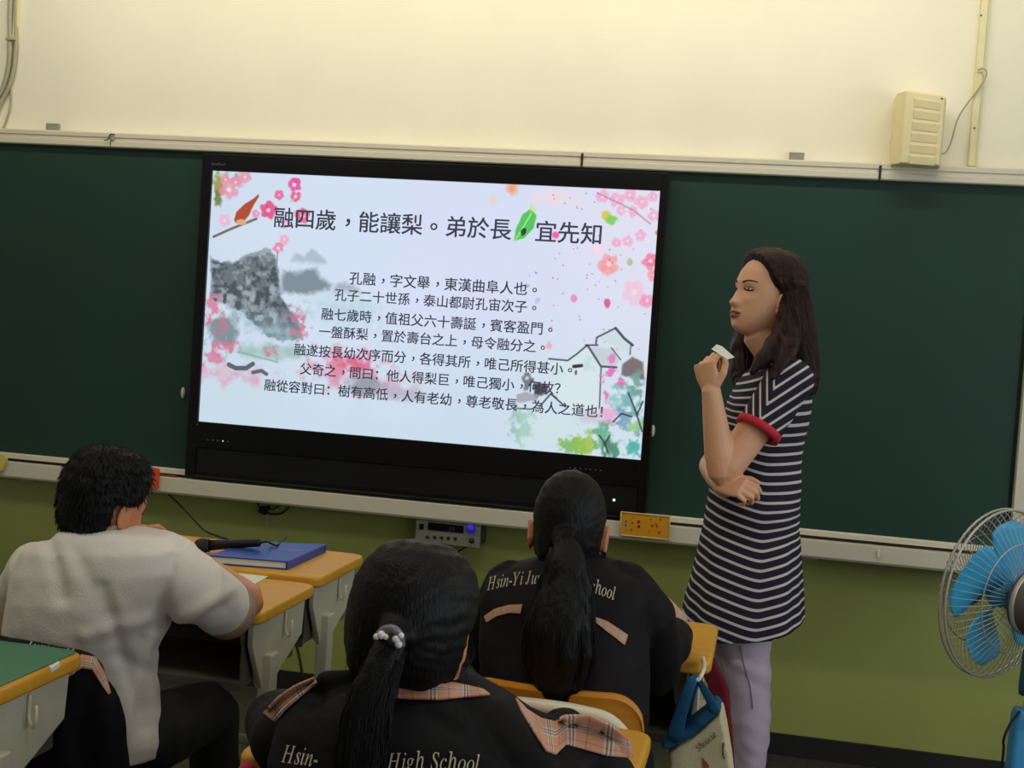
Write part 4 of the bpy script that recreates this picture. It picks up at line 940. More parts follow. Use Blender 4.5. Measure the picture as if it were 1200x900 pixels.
# wisps by the ear
ws = [curve_pts([at(708+rnd.uniform(-3, 3), 640, GY-.02), at(707+rnd.uniform(-3, 4), 652, GY-.03), at(705+rnd.uniform(-6, 3), 664, GY-.05)], 8) for _ in range(14)]
tag(obj('hair_strand', strand_bundle(ws, .0008, 3), M_hair, G2), kind='stuff')
legs(G2, Vector((Gp.x, GY-.07, 0)), .10, M_trouser, -1.68, -1.60, .9)

# ------------------------------------------------------------------ nearest girl
NY = -2.82
Np = at(500, 830, NY)
G1 = thing('person', (Np.x, NY, 0), 'nearest girl, seen from behind, with a pearl-banded ponytail and tan plaid collar', 'person')
C1 = at(485, 741, NY); R1 = RM(-10, -14, 0); K1 = .93
sk = head_mb(C1, R1, K1, ek=1.1)
sk.tube([C1+R1 @ Vector((0, -.02, -.05)), at(502, 800, NY-.01), at(508, 860, NY-.02)], [.046, .044, .06], 18)
rows(sk, [(850, 430, 590, NY-.01, .05), (900, 400, 620, NY-.03, .07), (1050, 400, 620, NY-.05, .08), (1090, 400, 620, NY-.05, .08)], 28)
for s, S0, E0 in ((1, at(612, 880, NY), Vector((at(700, 940, -2.62).x, -2.66, .80))), (-1, at(380, 868, NY), Vector((at(318, 900, -2.66).x, -2.66, .80)))):
    Wd = Vector((Np.x+s*.09, -2.47, .785)); sk.tube([S0, S0.lerp(E0, .5)+Vector((s*.012, 0, .0)), E0], [.034, .036, .036], 14); sk.tube([E0, Wd], [.038, .025], 14); hand(sk, Wd, Vector((-s*.6, .7, -.05)), Vector((0, 0, 1)), .45, -s, .82)
b1 = obj('body', remesh(sk, .005, 2), M_skinb, G1, smooth=True); face_parts(C1, R1, K1, b1)
jk = MB()
rows(jk, [((786, 792), 455, 552, NY, .055), ((796, 800), 438, 566, NY-.005, .065), ((804, 814), 395, 588, NY-.01, .08), ((818, 834), 355, 615, NY-.015, .095), ((840, 858), 335, 652, NY-.02, .11), ((880, 890), 322, 690, NY-.03, .12), ((960, 960), 325, 690, NY-.05, .125), (1100, 330, 690, NY-.06, .125)], 56, 2.6)
jk.tube([at(372, 838, NY-.01), at(340, 872, NY+.03), Vector((at(322, 905, -2.68).x, -2.68, .812))], [.052, .056, .052], 22)
jk.tube([Vector((at(322, 905, -2.68).x, -2.68, .812)), Vector((Np.x-.13, -2.50, .80))], [.052, .040], 22)
jk.tube([at(604, 856, NY-.01), at(645, 876, NY), at(690, 893, NY+.03), at(704, 918, -2.70)], [.038, .040, .046, .052], 22)
jk.tube([at(702, 915, -2.70), Vector((Np.x+.14, -2.50, .80))], [.052, .040], 22)
jk.tube([at(352, 830, NY-.0), at(385, 800, NY-.02), at(420, 792, NY-.01)], [.012, .020, .012], 14)
def nf(co, n):
    px, py = pr(co); d = .005*noise.noise(Vector((co.x*9+3, co.y*7, co.z*12)))+.002*noise.noise(co*25)
    for (x1, y1), (x2, y2), a, s in (((545, 815), (600, 900), -.008, 12), ((372, 815), (352, 880), -.008, 12), ((590, 830), (640, 900), .008, 14), ((400, 830), (385, 900), .005, 14), ((500, 835), (560, 870), -.004, 12)):
        L2 = (x2-x1)**2+(y2-y1)**2; t = max(0, min(1, ((px-x1)*(x2-x1)+(py-y1)*(y2-y1))/L2)); d += a*g(math.hypot(px-x1-t*(x2-x1), py-y1-t*(y2-y1)), s)
    return co+n*d
j1 = obj('school_jacket', remesh(jk, .005, 3, nf), M_jacket, G1, smooth=True)
bj = bvh_of(j1)
tag(obj('back_lettering', cloth_text('Hsin-', bj, (330, 893), (372, 899), 30, arc=0, Yd=-2.95, off=.003), M_print, G1, label='silver cursive lettering, left word'), kind='stuff')
tag(obj('back_lettering', cloth_text('High School', bj, (454, 903), (563, 905), 29, arc=2, Yd=-2.95, off=.003), M_print, G1, label='silver cursive lettering, right words'), kind='stuff')
obj('collar', decal(bj, band(((452, 797), (480, 795), (515, 797), (545, 803), (566, 808)), ((446, 816), (480, 819), (515, 820), (545, 817), (574, 814))), 28, 8, 3.2, .9, .004, -2.84), P_tan, G1, smooth=True, solid=.003, label='tan plaid collar')
cb = MB(); seg = 44; nk = at(505, 800, NY-.01)
cb.rings([[Vector((nk.x+(.066-.004*i)*math.cos(a), nk.y+(.064-.004*i)*math.sin(a), nk.z-.010+.013*i-.006*math.sin(a)-.012*math.cos(a))) for a in [2*PI*j/seg for j in range(seg)]] for i in (0, 1, 2)], cap=False); cb.uv = [(j/seg*8, i*.4) for i in range(3) for j in range(seg)]
obj('collar_stand', cb, P_tan, G1, smooth=True, solid=.003, label='tan plaid collar stand')
obj('plaid_lining', decal(bj, band(((604, 818), (618, 832), (634, 842), (650, 846), (662, 838), (690, 838), (716, 850), (738, 866)), ((610, 832), (626, 858), (640, 880), (652, 884), (664, 872), (684, 878), (712, 886), (741, 888))), 42, 10, 4, 1.1, .005, -2.85), P_tan, G1, smooth=True, solid=.003, label='tan plaid lining folded out at the right shoulder')
obj('plaid_lining', decal(bj, band(((309, 836), (325, 818), (345, 804), (368, 794)), ((322, 846), (334, 832), (350, 818), (371, 800))), 16, 5, 2, .5, .005, -2.8), P_tan, G1, smooth=True, solid=.003, label='tan plaid edge at the left shoulder')
def hz_1(p): return min((.050-p.y)-.75*max(0, .085-p.z)*(1 if p.y > -.01 else .0)-(.020 if p.z < .0 and p.y > -.02 else 0), p.z+.072)
hp = hair_cap(C1, R1, K1, hz_1, lambda p: .013+.007*min(1, abs(p.x)/.06)*(1 if p.z > -.05 else .4), .0010, seed=9, dirf=lambda p: math.atan2(p.x+.02, p.z+.045))
tie1 = at(459, 748, NY-.118)
pk = [at(468, 738, NY-.09), tie1, at(450, 778, NY-.14), at(436, 815, NY-.155), at(427, 860, NY-.165), at(422, 910, NY-.17), at(420, 980, NY-.165)]
hp.tube(curve_pts(pk, 30), lerpl([.030, .019, .023, .028, .031, .032, .022], 30), 26, flat=.7, flatdir=(0, 1, 0))
def pg1(co, n):
    px, py = pr(co)
    return co+n*((.002*noise.noise(Vector((co.x*90, co.y*90, co.z*4)))+.001*noise.noise(Vector((co.x*230, co.y*230, co.z*5)))) if py > 760 and px < 470 else 0)
h1 = obj('ponytail_hair', remesh(hp, .0035, 1, pg1), M_hair, G1, smooth=True)
tag(obj('hair_strand', tail_strands(pk[1:], [.019, .023, .028, .031, .032, .022], 220, 6, .0010, .7), M_hair, G1, smooth=True), kind='stuff')
ws = [curve_pts([at(430+rnd.uniform(-14, 6), 730, NY), at(414+rnd.uniform(-6, 6), 765, NY-.01), at(412+rnd.uniform(-8, 8), 790+rnd.uniform(-12, 12), NY-.02)], 8) for _ in range(9)]
ws += [curve_pts([at(550+rnd.uniform(-8, 6), 745, NY), at(548+rnd.uniform(-10, 8), 770, NY), at(538+rnd.uniform(-10, 12), 795, NY-.02)], 8) for _ in range(16)]
tag(obj('hair_strand', strand_bundle(ws, .0006, 3), M_hair, G1), kind='stuff')
ht = obj('hair_tie', MB().tube(curve_pts([at(442, 748, NY-.125), at(449, 739, NY-.14), at(460, 737, NY-.145), at(468, 744, NY-.14), at(470, 756, NY-.125)], 20), .0055, 12), mat('sheer_grey_ribbon', (120, 116, 120), .4), G1, smooth=True, label='sheer grey hair tie with pearls')
for x, y, r in ((441, 746, .004), (447, 744, .0055), (452, 746, .004), (464, 749, .005), (467, 755, .005), (470, 745, .004)):
    obj('pearl', MB().ell(at(x, y, NY-.148), (r, r, r), nu=12, nv=8), mat('pearl_white', (235, 230, 225), .25), ht, smooth=True)
legs(G1, Vector((Np.x, NY-.04, 0)), .10, M_trouser, -2.50, -2.44, .92)

# ------------------------------------------------------------------ jacket hung over the boy's chair
jm = MB()
JY = -2.19
rows(jm, [((735, 764), -60, 92, JY, .016), ((741, 768), -64, 108, JY, .026), ((752, 780), -68, 121, JY-.002, .032), ((790, 808), -70, 131, JY-.003, .036), ((830, 840), -72, 139, JY-.003, .040), ((880, 880), -74, 148, JY-.003, .042), (960, -68, 154, JY, .044), (1060, -60, 148, JY, .040)], 44, 2.8)
def jf2(co, n): return co+n*(.008*math.sin(co.x*58+2*noise.noise(co*6))*max(0, min(1, (.74-co.z)/.1))+.003*noise.noise(co*22))
jo = obj('jacket', remesh(jm, .006, 2, jf2), M_jacket)
jo.data.shade_smooth(); tag(jo, 'black school jacket with tan plaid trim hung over the chair behind the boy in white', 'jacket')
bj = bvh_of(jo)
o = obj('plaid_trim', decal(bj, band(((80, 774), (96, 767), (112, 770), (124, 790), (130, 812)), ((84, 790), (96, 783), (108, 785), (116, 798), (127, 814))), 24, 6, 3, .7, .004, -2.23), P_tan, jo, smooth=True, solid=.002)
o = obj('plaid_trim', decal(bj, band(((30, 804), (55, 794), (72, 787), (90, 780)), ((34, 816), (56, 806), (72, 798), (88, 789))), 16, 5, 3, .6, .004, -2.23), P_bw, jo, smooth=True, solid=.002)
tag(obj('back_lettering', cloth_text('Junior H', bj, (32, 757), (88, 767), 9, Yd=-2.22, off=.003), M_print, jo), kind='stuff')
#==PART3==
# ------------------------------------------------------------------ things on the desks
def quadz(pts, z): return [atz(x, y, z) for x, y in pts]
zt = .7505
c4 = quadz(((246, 651), (336, 658), (381, 638), (289, 634)), zt+.022)
c4b = [Vector((p.x, p.y, zt)) for p in c4]
def inset(ps, k):
    c = sum(ps, Vector())/len(ps); return [c+(p-c)*k for p in ps]
fo = thing('folder', (sum((p.x for p in c4))/4, sum((p.y for p in c4))/4, zt), 'thick blue folder lying on the far yellow desk under the microphone', 'folder')
def slab(ps, z0, z1): return MB().rings([[Vector((p.x, p.y, z)) for p in ps] for z in (z0, z1)])
obj('back_cover', slab(c4, zt, zt+.003), M_blue, fo, bevel=.0008); obj('pages', slab(inset(c4, .965), zt+.0031, zt+.0185), M_paper, fo); obj('front_cover', slab(c4, zt+.0187, zt+.0225), M_blue, fo, bevel=.0008)
sp0, sp1 = c4[1], c4[2]; d_ = (c4[1]-c4[0]).normalized()*.004
obj('spine', slab([sp0, sp1, sp1+d_, sp0+d_], zt, zt+.0225), M_blue, fo, bevel=.001)
M_sil = mat('pale_print', (130, 150, 190), .5); M_gr = mat('green_print', (40, 120, 110), .5)
cc = sum(c4, Vector())/4; ux = (c4[1]-c4[0]).normalized(); uy = (c4[3]-c4[0]).normalized()
for a, b_, l_, w_, m_ in ((.015, .030, .075, .006, M_sil), (.03, .0, .05, .004, M_sil), (-.075, -.01, .035, .012, M_gr)):
    q = [cc+ux*(a)+uy*b_, cc+ux*(a+l_)+uy*b_, cc+ux*(a+l_)+uy*(b_+w_), cc+ux*a+uy*(b_+w_)]; obj('printed_mark', slab(q, zt+.0226, zt+.0229), m_, fo)
# microphone
mh = atz(236, 640, zt+.020); mh.z = zt+.021; me_ = atz(304, 636, zt+.040); me_.z = zt+.040
ax = (me_-mh).normalized(); mc = thing('microphone', (mh.x, mh.y, zt), 'black handheld microphone with its cable, lying across the blue folder', 'microphone')
obj('grille', MB().lathe(mh, ax, [(.001, -.021), (.010, -.019), (.017, -.012), (.0205, -.002), (.0205, .008), (.018, .016)], 24), mat('mic_mesh', (22, 23, 26), .6, bump=.8, bscale=900), mc, smooth=True)
obj('collar_ring', MB().lathe(mh, ax, [(.0185, .0162), (.0185, .021), (.015, .0215)], 24), M_seam, mc, smooth=True)
Lm = (me_-mh).length
obj('handle', MB().lathe(mh, ax, [(.0150, .0217), (.0135, .05), (.011, Lm-.01), (.011, Lm), (.006, Lm+.004)], 24), M_blackp, mc, smooth=True)
obj('cable', MB().tube(curve_pts([me_+ax*.004, me_+ax*.02+Vector((0, .004, .001)), atz(318, 637, zt+.03), atz(322, 640, zt+.026)+Vector((0, .02, 0)), atz(330, 632, zt+.004)+Vector((.0, .04, 0))], 24), .0028, 8), M_blackp, mc, smooth=True)
# papers
ps = quadz(((254, 666), (314, 676), (288, 690), (232, 684)), .7385)
tag(obj('writing_paper', slab(ps, .7386, .7395), M_paper), 'white sheet of paper under the arm of the boy in white', 'paper')
ps = quadz(((770, 737), (802, 740), (790, 757), (752, 752)), .7505)
tag(obj('writing_paper', slab(ps, .7506, .7515), M_paper), 'white sheet of paper on the desk in front of the teacher', 'paper')
ps = quadz(((57, 787), (68, 780), (70, 782), (60, 789)), .7535)
tag(obj('eraser', slab(ps, .7536, .763), M_paper, bevel=.001), 'small white eraser at the edge of the green desk mat', 'eraser')

# ------------------------------------------------------------------ amplifier under the tray and cables
A = at(488, 608, -.055); B = at(562, 636, -.055)
ax0, ax1, az0, az1 = A.x, B.x, at(525, 638, -.055).z, .7165
am = thing('amplifier', ((ax0+ax1)/2, 0, az0), 'grey amplifier with a round blue dial, fixed to the green wall under the tray', 'amplifier')
obj('case', MB().bb(ax0+.004, ax1-.002, -.045, WY-.0005, az0, az1), mat('dark_grey_case', (70, 70, 62), .5), am, bevel=.004)
obj('front_panel', MB().bb(ax0, ax1, -.055, -.0452, az0-.002, az1), mat('silver_panel', (150, 148, 132), .4, .3), am, bevel=.002)
def PX(x, y): return at(x, y, -.056)
p, q = PX(502, 610), PX(543, 625); obj('display', MB().bb(p.x, q.x, -.0575, -.0552, q.z, p.z-.006), M_gloss, am)
obj('display_digits', text_line('88', lambda x, y: Vector((PX(526, 622).x+x*.022, -.0578, PX(526, 622).z+y*.022)), cjk=False)[0], mat('dim_digit', (60, 56, 90), .5), am)
def knob(x, y, r, d, m_, n, lab=None): obj(n, MB().lathe(PX(x, y)+Vector((0, .0005, 0)), (0, -1, 0), [(r*1.05, 0), (r, d*.7), (r*.85, d), (0, d)], 20), m_, am, smooth=True, label=lab)
knob(552, 619, .0165, .014, mat('blue_knob', (34, 34, 190), .35, emit=.25), 'dial', 'round blue dial'); knob(553, 633.5, .009, .010, M_gloss, 'knob')
for i, x in enumerate((501, 509.5, 517.5, 525.5, 533.5)): knob(x, 629+i*.5, .0058, .006, M_gloss, 'knob')
p = PX(494, 617); obj('socket', MB().bb(p.x-.008, p.x+.008, -.0575, -.0552, p.z-.010, p.z+.010), M_gloss, am)
def cable(pts, r, lab, n=30, name='cable', m_=None): return tag(obj(name, MB().tube(curve_pts(pts, n), r, 8), m_ or M_blackp, smooth=True), lab, 'cable')
cable([at(551, 638, .0), at(546, 641, .02), at(538, 646, .03), at(530, 652, .045), at(520, 670, WY-.004)], .003, 'thin black cable leaving the amplifier towards the lower left')
cable([at(195, 577, -.02), at(212, 593, -.08), at(228, 610, -.3), at(240, 622, -.6), atz(249, 632, .756)+Vector((0, .05, 0)), atz(262, 634, .754)+Vector((0, .03, 0))], .003, 'black cable running from the tray down to the far desk with the microphone')
cable([atz(392, 692, .62)*0+at(396, 681, -.9), at(404, 681.5, -.6), at(414, 682, -.3), at(440, 684, .055)], .003, 'thin black cable leading right from the far yellow desk to the wall')
cable([at(338, 728, WY-.01), at(343, 742, .04), at(349, 762, .03), at(354, 790, .0), at(356, 830, 0)], .005, 'black power cord hanging against the wall between the two desk legs')
cable([at(379, 716, -1.05), at(377, 735, -1.02), at(374, 770, -1.02), at(371, 800, -1.02), at(369, 840, -1.02)], .006, 'black cord hanging beside the leg of the far yellow desk')
pl = thing('plug_cluster', (at(310, 597, .03).x, .03, at(310, 603, .03).z), 'black plug and looped cables hanging under the tray below the screen', 'plug')
pc = at(309, 598, .02); m = MB(); m.box(pc, (.034, .03, .026), Matrix.Rotation(.3, 3, 'Y')); obj('plug', m, M_blackp, pl, bevel=.006)
m = MB(); m.box(pc+Vector((.014, -.004, .010)), (.02, .024, .018), Matrix.Rotation(-.4, 3, 'Y')); obj('plug', m, M_blackp, pl, bevel=.005)
obj('cable_loop', MB().tube(curve_pts([at(302, 590, .0), at(306, 597, .01), at(316, 602, .01), at(328, 602, .01), at(335, 598, .0), at(339, 593, -.01)], 24), .0038, 8), M_blackp, pl, smooth=True)
obj('cable_loop', MB().tube(curve_pts([at(310, 596, .01), at(318, 597, .01), at(324, 594.5, .0), at(328, 591, -.01)], 16), .003, 8), M_blackp, pl, smooth=True)
obj('cable_tie', MB().tube(curve_pts([at(310, 602, .02), at(313, 608, .03), at(311, 615, .04), at(316, 612, .04)], 14), .0016, 6), M_greyp, pl, smooth=True)

# ------------------------------------------------------------------ things on the chalk tray
yb_ = at(756, 616, -.075)
def PB(x, y, Y=-.0835): return at(x, y, Y)
c = [PB(728, 600), PB(785, 605.5), PB(783.5, 632.5), PB(727, 627)]
ey = thing('pencil_box', (yb_.x, -.083, c[3].z), 'yellow rectangular tin with small orange marks on the chalk tray right of the screen', 'box')
obj('body', MB().rings([[p+Vector((0, dy, 0)) for p in c] for dy in (0, .011)]), mat('amber_tin', (226, 160, 34), .4), ey, bevel=.004)
rim = MB()
for k in range(4): rim.tube([c[k], c[(k+1) % 4]], .0028, 8)
obj('rim', rim, mat('pale_amber', (222, 186, 110), .4), ey, smooth=True)
def dot(x, y, r, m_, n='printed_mark'): obj(n, MB().lathe(PB(x, y, -.0838), (0, -1, 0), [(r, -.0005), (r, .0008), (0, .001)], 14), m_, ey)
MO = mat('orange_print', (186, 84, 20), .5); MR = mat('red_print', (150, 40, 16), .5)
for x, y in ((748.5, 611.5), (748.5, 617)): dot(x, y, .0055, MR, 'heart_mark')
for x, y, r in ((742, 606, .003), (741, 613, .004), (740, 621, .004), (762.5, 608.5, .003), (764.5, 616, .005), (769, 614.5, .004), (770, 617, .004), (774, 609, .004), (772.5, 624, .005), (761, 622.5, .003)): dot(x, y, r, MO)
p = PB(733.5, 613.5, -.0838); obj('label', MB().bb(p.x-.006, p.x+.006, -.0848, -.0836, p.z-.017, p.z+.017), mat('pale_amber', (222, 186, 110), .4), ey)
for dz in (-.007, .007): obj('label_print', MB().bb(p.x-.003, p.x+.003, -.0852, -.0849, p.z+dz-.005, p.z+dz+.005), mat('olive_print', (90, 84, 40), .6), ey)
# orange holder at the left, yellow one at the very edge
co = [at(x, y, -.090) for x, y in ((172, 548), (184.5, 549), (185.5, 553), (184, 572), (181, 574), (172, 573))]
eo = thing('chalk_holder', (co[0].x, -.083, co[3].z), 'orange holder with a white mark on the tray right of the boy in white', 'holder')
obj('body', MB().rings([[p+Vector((0, dy, 0)) for p in co] for dy in (0, .016)]), mat('bright_orange', (236, 88, 40), .4), eo, bevel=.002)
w_ = at(177, 562, -.0906); obj('white_mark', MB().box(w_, (.007, .001, .032)), M_paper, eo)
cy = [at(x, y, -.090) for x, y in ((-14, 530), (5, 533), (7, 538), (2, 552), (-14, 556))]
tag(obj('chalk_holder', MB().rings([[p+Vector((0, dy, 0)) for p in cy] for dy in (0, .016)]), mat('pale_yellow_plastic', (226, 206, 110), .45), bevel=.002), 'pale yellow holder on the tray at the left edge of the picture', 'holder')
ch = at(1029.5, 650, -.073); obj('chalk_piece', MB().bb(ch.x-.004, ch.x+.004, -.0775, -.070, ch.z-.010, ch.z+.014), M_paper, bb_, bevel=.001, label='small white piece of chalk at the tray edge')  # a bit of chalk, built as part of the board
rd = at(193, 556, .004); tag(obj('board_marker', MB().tube([at(186, 556.5, .0), at(206, 559, .0)], .006, 10), mat('maroon_plastic', (120, 36, 26), .4), smooth=True), 'dark red marker lying on the ledge left of the screen', 'marker')

# ------------------------------------------------------------------ wall fittings above the board
sp = thing('wall_speaker', (at(1080, 190, -.02).x, WY, at(1078, 193, -.08).z), 'cream ribbed loudspeaker box mounted on the wall above the board', 'speaker')
q = [at(1061, 104.5, -.085), at(1109, 112, -.085), at(1101.5, 195, -.085), at(1053.5, 192, -.085)]
bk = [Vector((q[0].x-.022, WY-.001, q[0].z-.004)), Vector((q[1].x+.006, WY-.001, q[1].z-.004)), Vector((q[2].x+.006, WY-.001, q[2].z)), Vector((q[3].x-.022, WY-.001, q[3].z))]
M_spk = mat('cream_speaker', (230, 216, 168), .5, var=.03)
mid = [Vector((b_.x, -.045, b_.z)) for b_ in bk]; f0 = inset(q, .97)
obj('cabinet', MB().rings([bk, mid, [p+Vector((0, .012, 0)) for p in q], f0]), M_spk, sp, bevel=.006)
for i in range(6):
    t = .10+.155*i; l_, r_ = q[0].lerp(q[3], t).lerp(q[1].lerp(q[2], t), .24), q[0].lerp(q[3], t).lerp(q[1].lerp(q[2], t), .86)
    o_ = Vector((0, .0, -.006)); r = MB(); n = 9; dz = (q[0].z-q[3].z)*.115
    r.rings([[l_+Vector((0, .004, 0)), l_+Vector((0, -.006, -.002)), l_+Vector((0, -.002, -dz)), l_+Vector((0, .004, -dz))], [r_+Vector((0, .004, 0)), r_+Vector((0, -.006, -.002)), r_+Vector((0, -.002, -dz)), r_+Vector((0, .004, -dz))]])
    obj('louvre', r, M_spk, sp, bevel=.001)
obj('screw', MB().ell(q[1].lerp(q[0], .1)+Vector((0, -.001, -.012)), (.003, .002, .003), nu=8, nv=6), M_seam, sp)
obj('screw', MB().ell(q[2].lerp(q[3], .25)+Vector((0, -.001, .008)), (.003, .002, .003), nu=8, nv=6), M_seam, sp)
p1 = at(1138, 195, WY-.012); p0 = Vector((p1.x, p1.y, H-.0005))
tr = thing('cable_trunking', ((p0.x+p1.x)/2, WY, p1.z), 'cream cable trunking running up the wall right of the wall loudspeaker', 'trunking')
for dx, w_, th in ((0, .022, .022), (.016, .008, .012)):
    obj('duct', MB().rings([[Vector((pp.x+dx-w_/2, WY-.0005, pp.z)), Vector((pp.x+dx+w_/2, WY-.0005, pp.z)), Vector((pp.x+dx+w_/2, WY-th, pp.z)), Vector((pp.x+dx-w_/2, WY-th, pp.z))] for pp in (p0, p1)]), M_pvc, tr, bevel=.0015)
for y in (18, 150): 
    pp = at(1142-(y-150)*.06, y, WY-.024); obj('screw', MB().ell(pp, (.003, .002, .003), nu=8, nv=6), M_seam, tr)
cable([at(1146, 82, .03), at(1153, 80, .02), at(1156, 88, .02), at(1146, 105, .03), at(1133, 122, .035), at(1122, 140, .035), at(1115, 165, .03), at(1108, 179, .02), at(1102, 180, .0)], .0028, 'thin grey wire looping from the trunking to the wall loudspeaker', m_=M_greyp)
# conduits, upper left
cd_ = thing('conduit', (at(8, 60, .04).x, WY, at(5, 120, .04).z), 'grey conduits curving down the wall at the upper left corner', 'conduit')
for dx, r in ((0, .010), (7, .008)):
    obj('pipe', MB().tube(curve_pts([Vector((at(12+dx, 10, WY-.012).x+.004, WY-.012, H-.002)), Vector((at(12+dx, 10, WY-.012).x+.002, WY-.012, 2.75)), at(12+dx, 10, WY-.012), at(12+dx, 50, WY-.012), at(10+dx*.9, 80, WY-.012), at(4+dx*.9, 102, WY-.012), at(-6+dx*.9, 122, WY-.012), at(-16+dx, 150, WY-.012)], 30), r, 10), M_greyp, cd_, smooth=True)
obj('pipe', MB().tube(curve_pts([at(13, 105, WY-.006), at(12, 125, WY-.006), at(8, 140, WY-.006), at(4, 150, WY-.006)], 14), .004, 8), M_greyp, cd_, smooth=True)
p = at(13, 46, WY-.02); obj('clamp', MB().box(p, (.04, .016, .010)), M_greyp, cd_, bevel=.002)
p1 = at(18, 50, WY-.008); p0 = Vector((p1.x, p1.y, H-.0005)); obj('duct', MB().rings([[Vector((pp.x-.010, WY-.0005, pp.z)), Vector((pp.x+.010, WY-.0005, pp.z)), Vector((pp.x+.010, WY-.016, pp.z)), Vector((pp.x-.010, WY-.016, pp.z))] for pp in (p0, p1)]), M_pvc, cd_, bevel=.001)
for (x0_, y0_, x1_, y1_), lb in (((55, 144.5, 69, 152.5), 'small grey clip on the board rail at the upper left'), ((925, 178.5, 942, 188.5), 'small grey clip on the board rail above the teacher')):
    p, q_ = at(x0_, y0_, .03), at(x1_, y1_, .03); z0 = 2.0582
    tag(obj('rail_clip', MB().bb(p.x, q_.x, .022, .040, z0, p.z), mat('grey_clip', (150, 146, 128), .5), bevel=.002), lb, 'clip')
hk = thing('rail_hook', (at(128, 160, -.02).x, -.015, at(128, 165, -.02).z), 'small dark hook fixed on the rail left of the screen', 'hook')
obj('plate', MB().box(at(131, 161.5, -.0125), (.018, .004, .016)), M_greyp, hk, bevel=.001)
obj('wire', MB().tube(curve_pts([at(134, 157.5, -.014), at(129, 158, -.020), at(127, 163, -.022), at(122.5, 164.5, -.018)], 12), .0022, 6), M_seam, hk, smooth=True)
for x, y in ((1188, 68), (1196, 52)): pass

# ------------------------------------------------------------------ bags on the hook of the right desk
HB = Vector((2.035, -1.60, .66))
bg = thing('tote_bag', (at(822, 860, -1.85).x, -1.85, .30), 'cream canvas tote with blue handles hanging from the right desk beside the teacher', 'bag')
M_canvas = mat('cream_canvas', (196, 186, 150), .9, var=.05, bump=.4, bscale=300, spec=.1); M_teal = mat('teal_blue_cloth', (34, 82, 114), .8, var=.12, bump=.3, bscale=200, spec=.15)
def pxrings(pts, Yf, th, taper=.94, n=3):
    P = [at(x, y, Yf) for x, y in pts]; c = sum(P, Vector())/len(P); rs = []
    for k, s in ((0, taper), (.25, 1), (.75, 1), (1, taper)): rs.append([c+(p-c)*s+Vector((0, th*k, 0)) for p in P])
    return MB().rings(rs)
def dense(pts, n):
    out = []
    for i in range(len(pts)):
        a, b_ = pts[i], pts[(i+1) % len(pts)]; out += [(a[0]*(1-t/n)+b_[0]*t/n, a[1]*(1-t/n)+b_[1]*t/n) for t in range(n)]
    return out
cv = pxrings(dense([(783, 882), (812, 862), (845, 832), (851, 856), (858, 900), (868, 990), (790, 1010), (784, 930)], 6), -1.875, .07)
cvo = obj('body', remesh(cv, .005, 2, folds(.005, 10, 10, 5, 2)), M_canvas, bg, smooth=True)
hm = pxrings(dense([(774, 878), (776, 870), (806, 852), (838, 825), (845, 829), (846, 833), (812, 863), (784, 882)], 5), -1.880, .08)
obj('hem', remesh(hm, .004, 2, folds(.003, 20, 20, 20, 5)), M_teal, bg, smooth=True)
obj('handle', MB().tube(curve_pts([at(791, 862, -1.880), at(797, 838, -1.883), at(804, 815, -1.885), at(812, 797, -1.875), at(818, 794, -1.855)], 24), lerpl([.017, .014, .012, .010, .005], 24), 14, flat=.22, flatdir=(0, 1, 0)), M_teal, bg, smooth=True)
obj('handle', MB().tube(curve_pts([at(838, 833, -1.880), at(831, 818, -1.883), at(824, 806, -1.875), at(819, 797, -1.855)], 20), lerpl([.010, .009, .008, .006], 20), 12, flat=.25, flatdir=(0, 1, 0)), M_teal, bg, smooth=True)
obj('handle', MB().tube(curve_pts([at(800, 858, -1.805), at(806, 830, -1.815), at(812, 808, -1.825), at(818, 796, -1.835)], 20), lerpl([.012, .010, .009, .006], 20), 12, flat=.25, flatdir=(0, 1, 0)), M_teal, bg, smooth=True)
bvb = bvh_of(cvo); ink = mat('faded_ink', (62, 58, 46), .8)
tag(obj('script_print', cloth_text('Shoucut', bvb, (819, 881), (841, 862), 11, Yd=-1.885, off=.0015), ink, bg, label='small cursive writing'), kind='stuff')
mk = MB(); tri = [(823, 887), (831, 897), (829, 912), (824, 905)]; ps = [cast(bvb, x, y, .0018, -1.885) or at(x, y, -1.885) for x, y in tri]; mk.prism(ps, (0, -.0006, 0)); obj('red_print', mk, mat('brick_red_print', (150, 66, 44), .8), bg)
mk = MB(); P_ = [cast(bvb, x, y, .002, -1.885) or at(x, y, -1.885) for x, y in ((848, 871), (847, 878), (847.5, 885), (849, 889))]; mk.tube(P_, .0012, 6); obj('ink_stroke', mk, ink, bg)
rb = pxrings(dense([(820, 776), (836, 774), (846, 792), (853, 810), (855, 840), (862, 910), (866, 960), (850, 960), (846, 880), (838, 830), (830, 805)], 5), -1.60, .045)
rbo = obj('cloth_bag', remesh(rb, .005, 2, folds(.005, 24, 24, 3, 7)), mat('maroon_cloth', (104, 26, 38), .85, var=.15, spec=.15), smooth=True); tag(rbo, 'dark red cloth bag hanging behind the tote beside the lavender trousers', 'bag')
tag(obj('bag_hook', MB().tube(curve_pts([at(824, 771, -1.745), at(825.5, 780, -1.80), at(823, 789, -1.85), at(818, 797, -1.86), at(815, 794, -1.86)], 20), .0045, 8), M_tube, smooth=True), 'cream hook under the right desk holding the tote', 'hook')

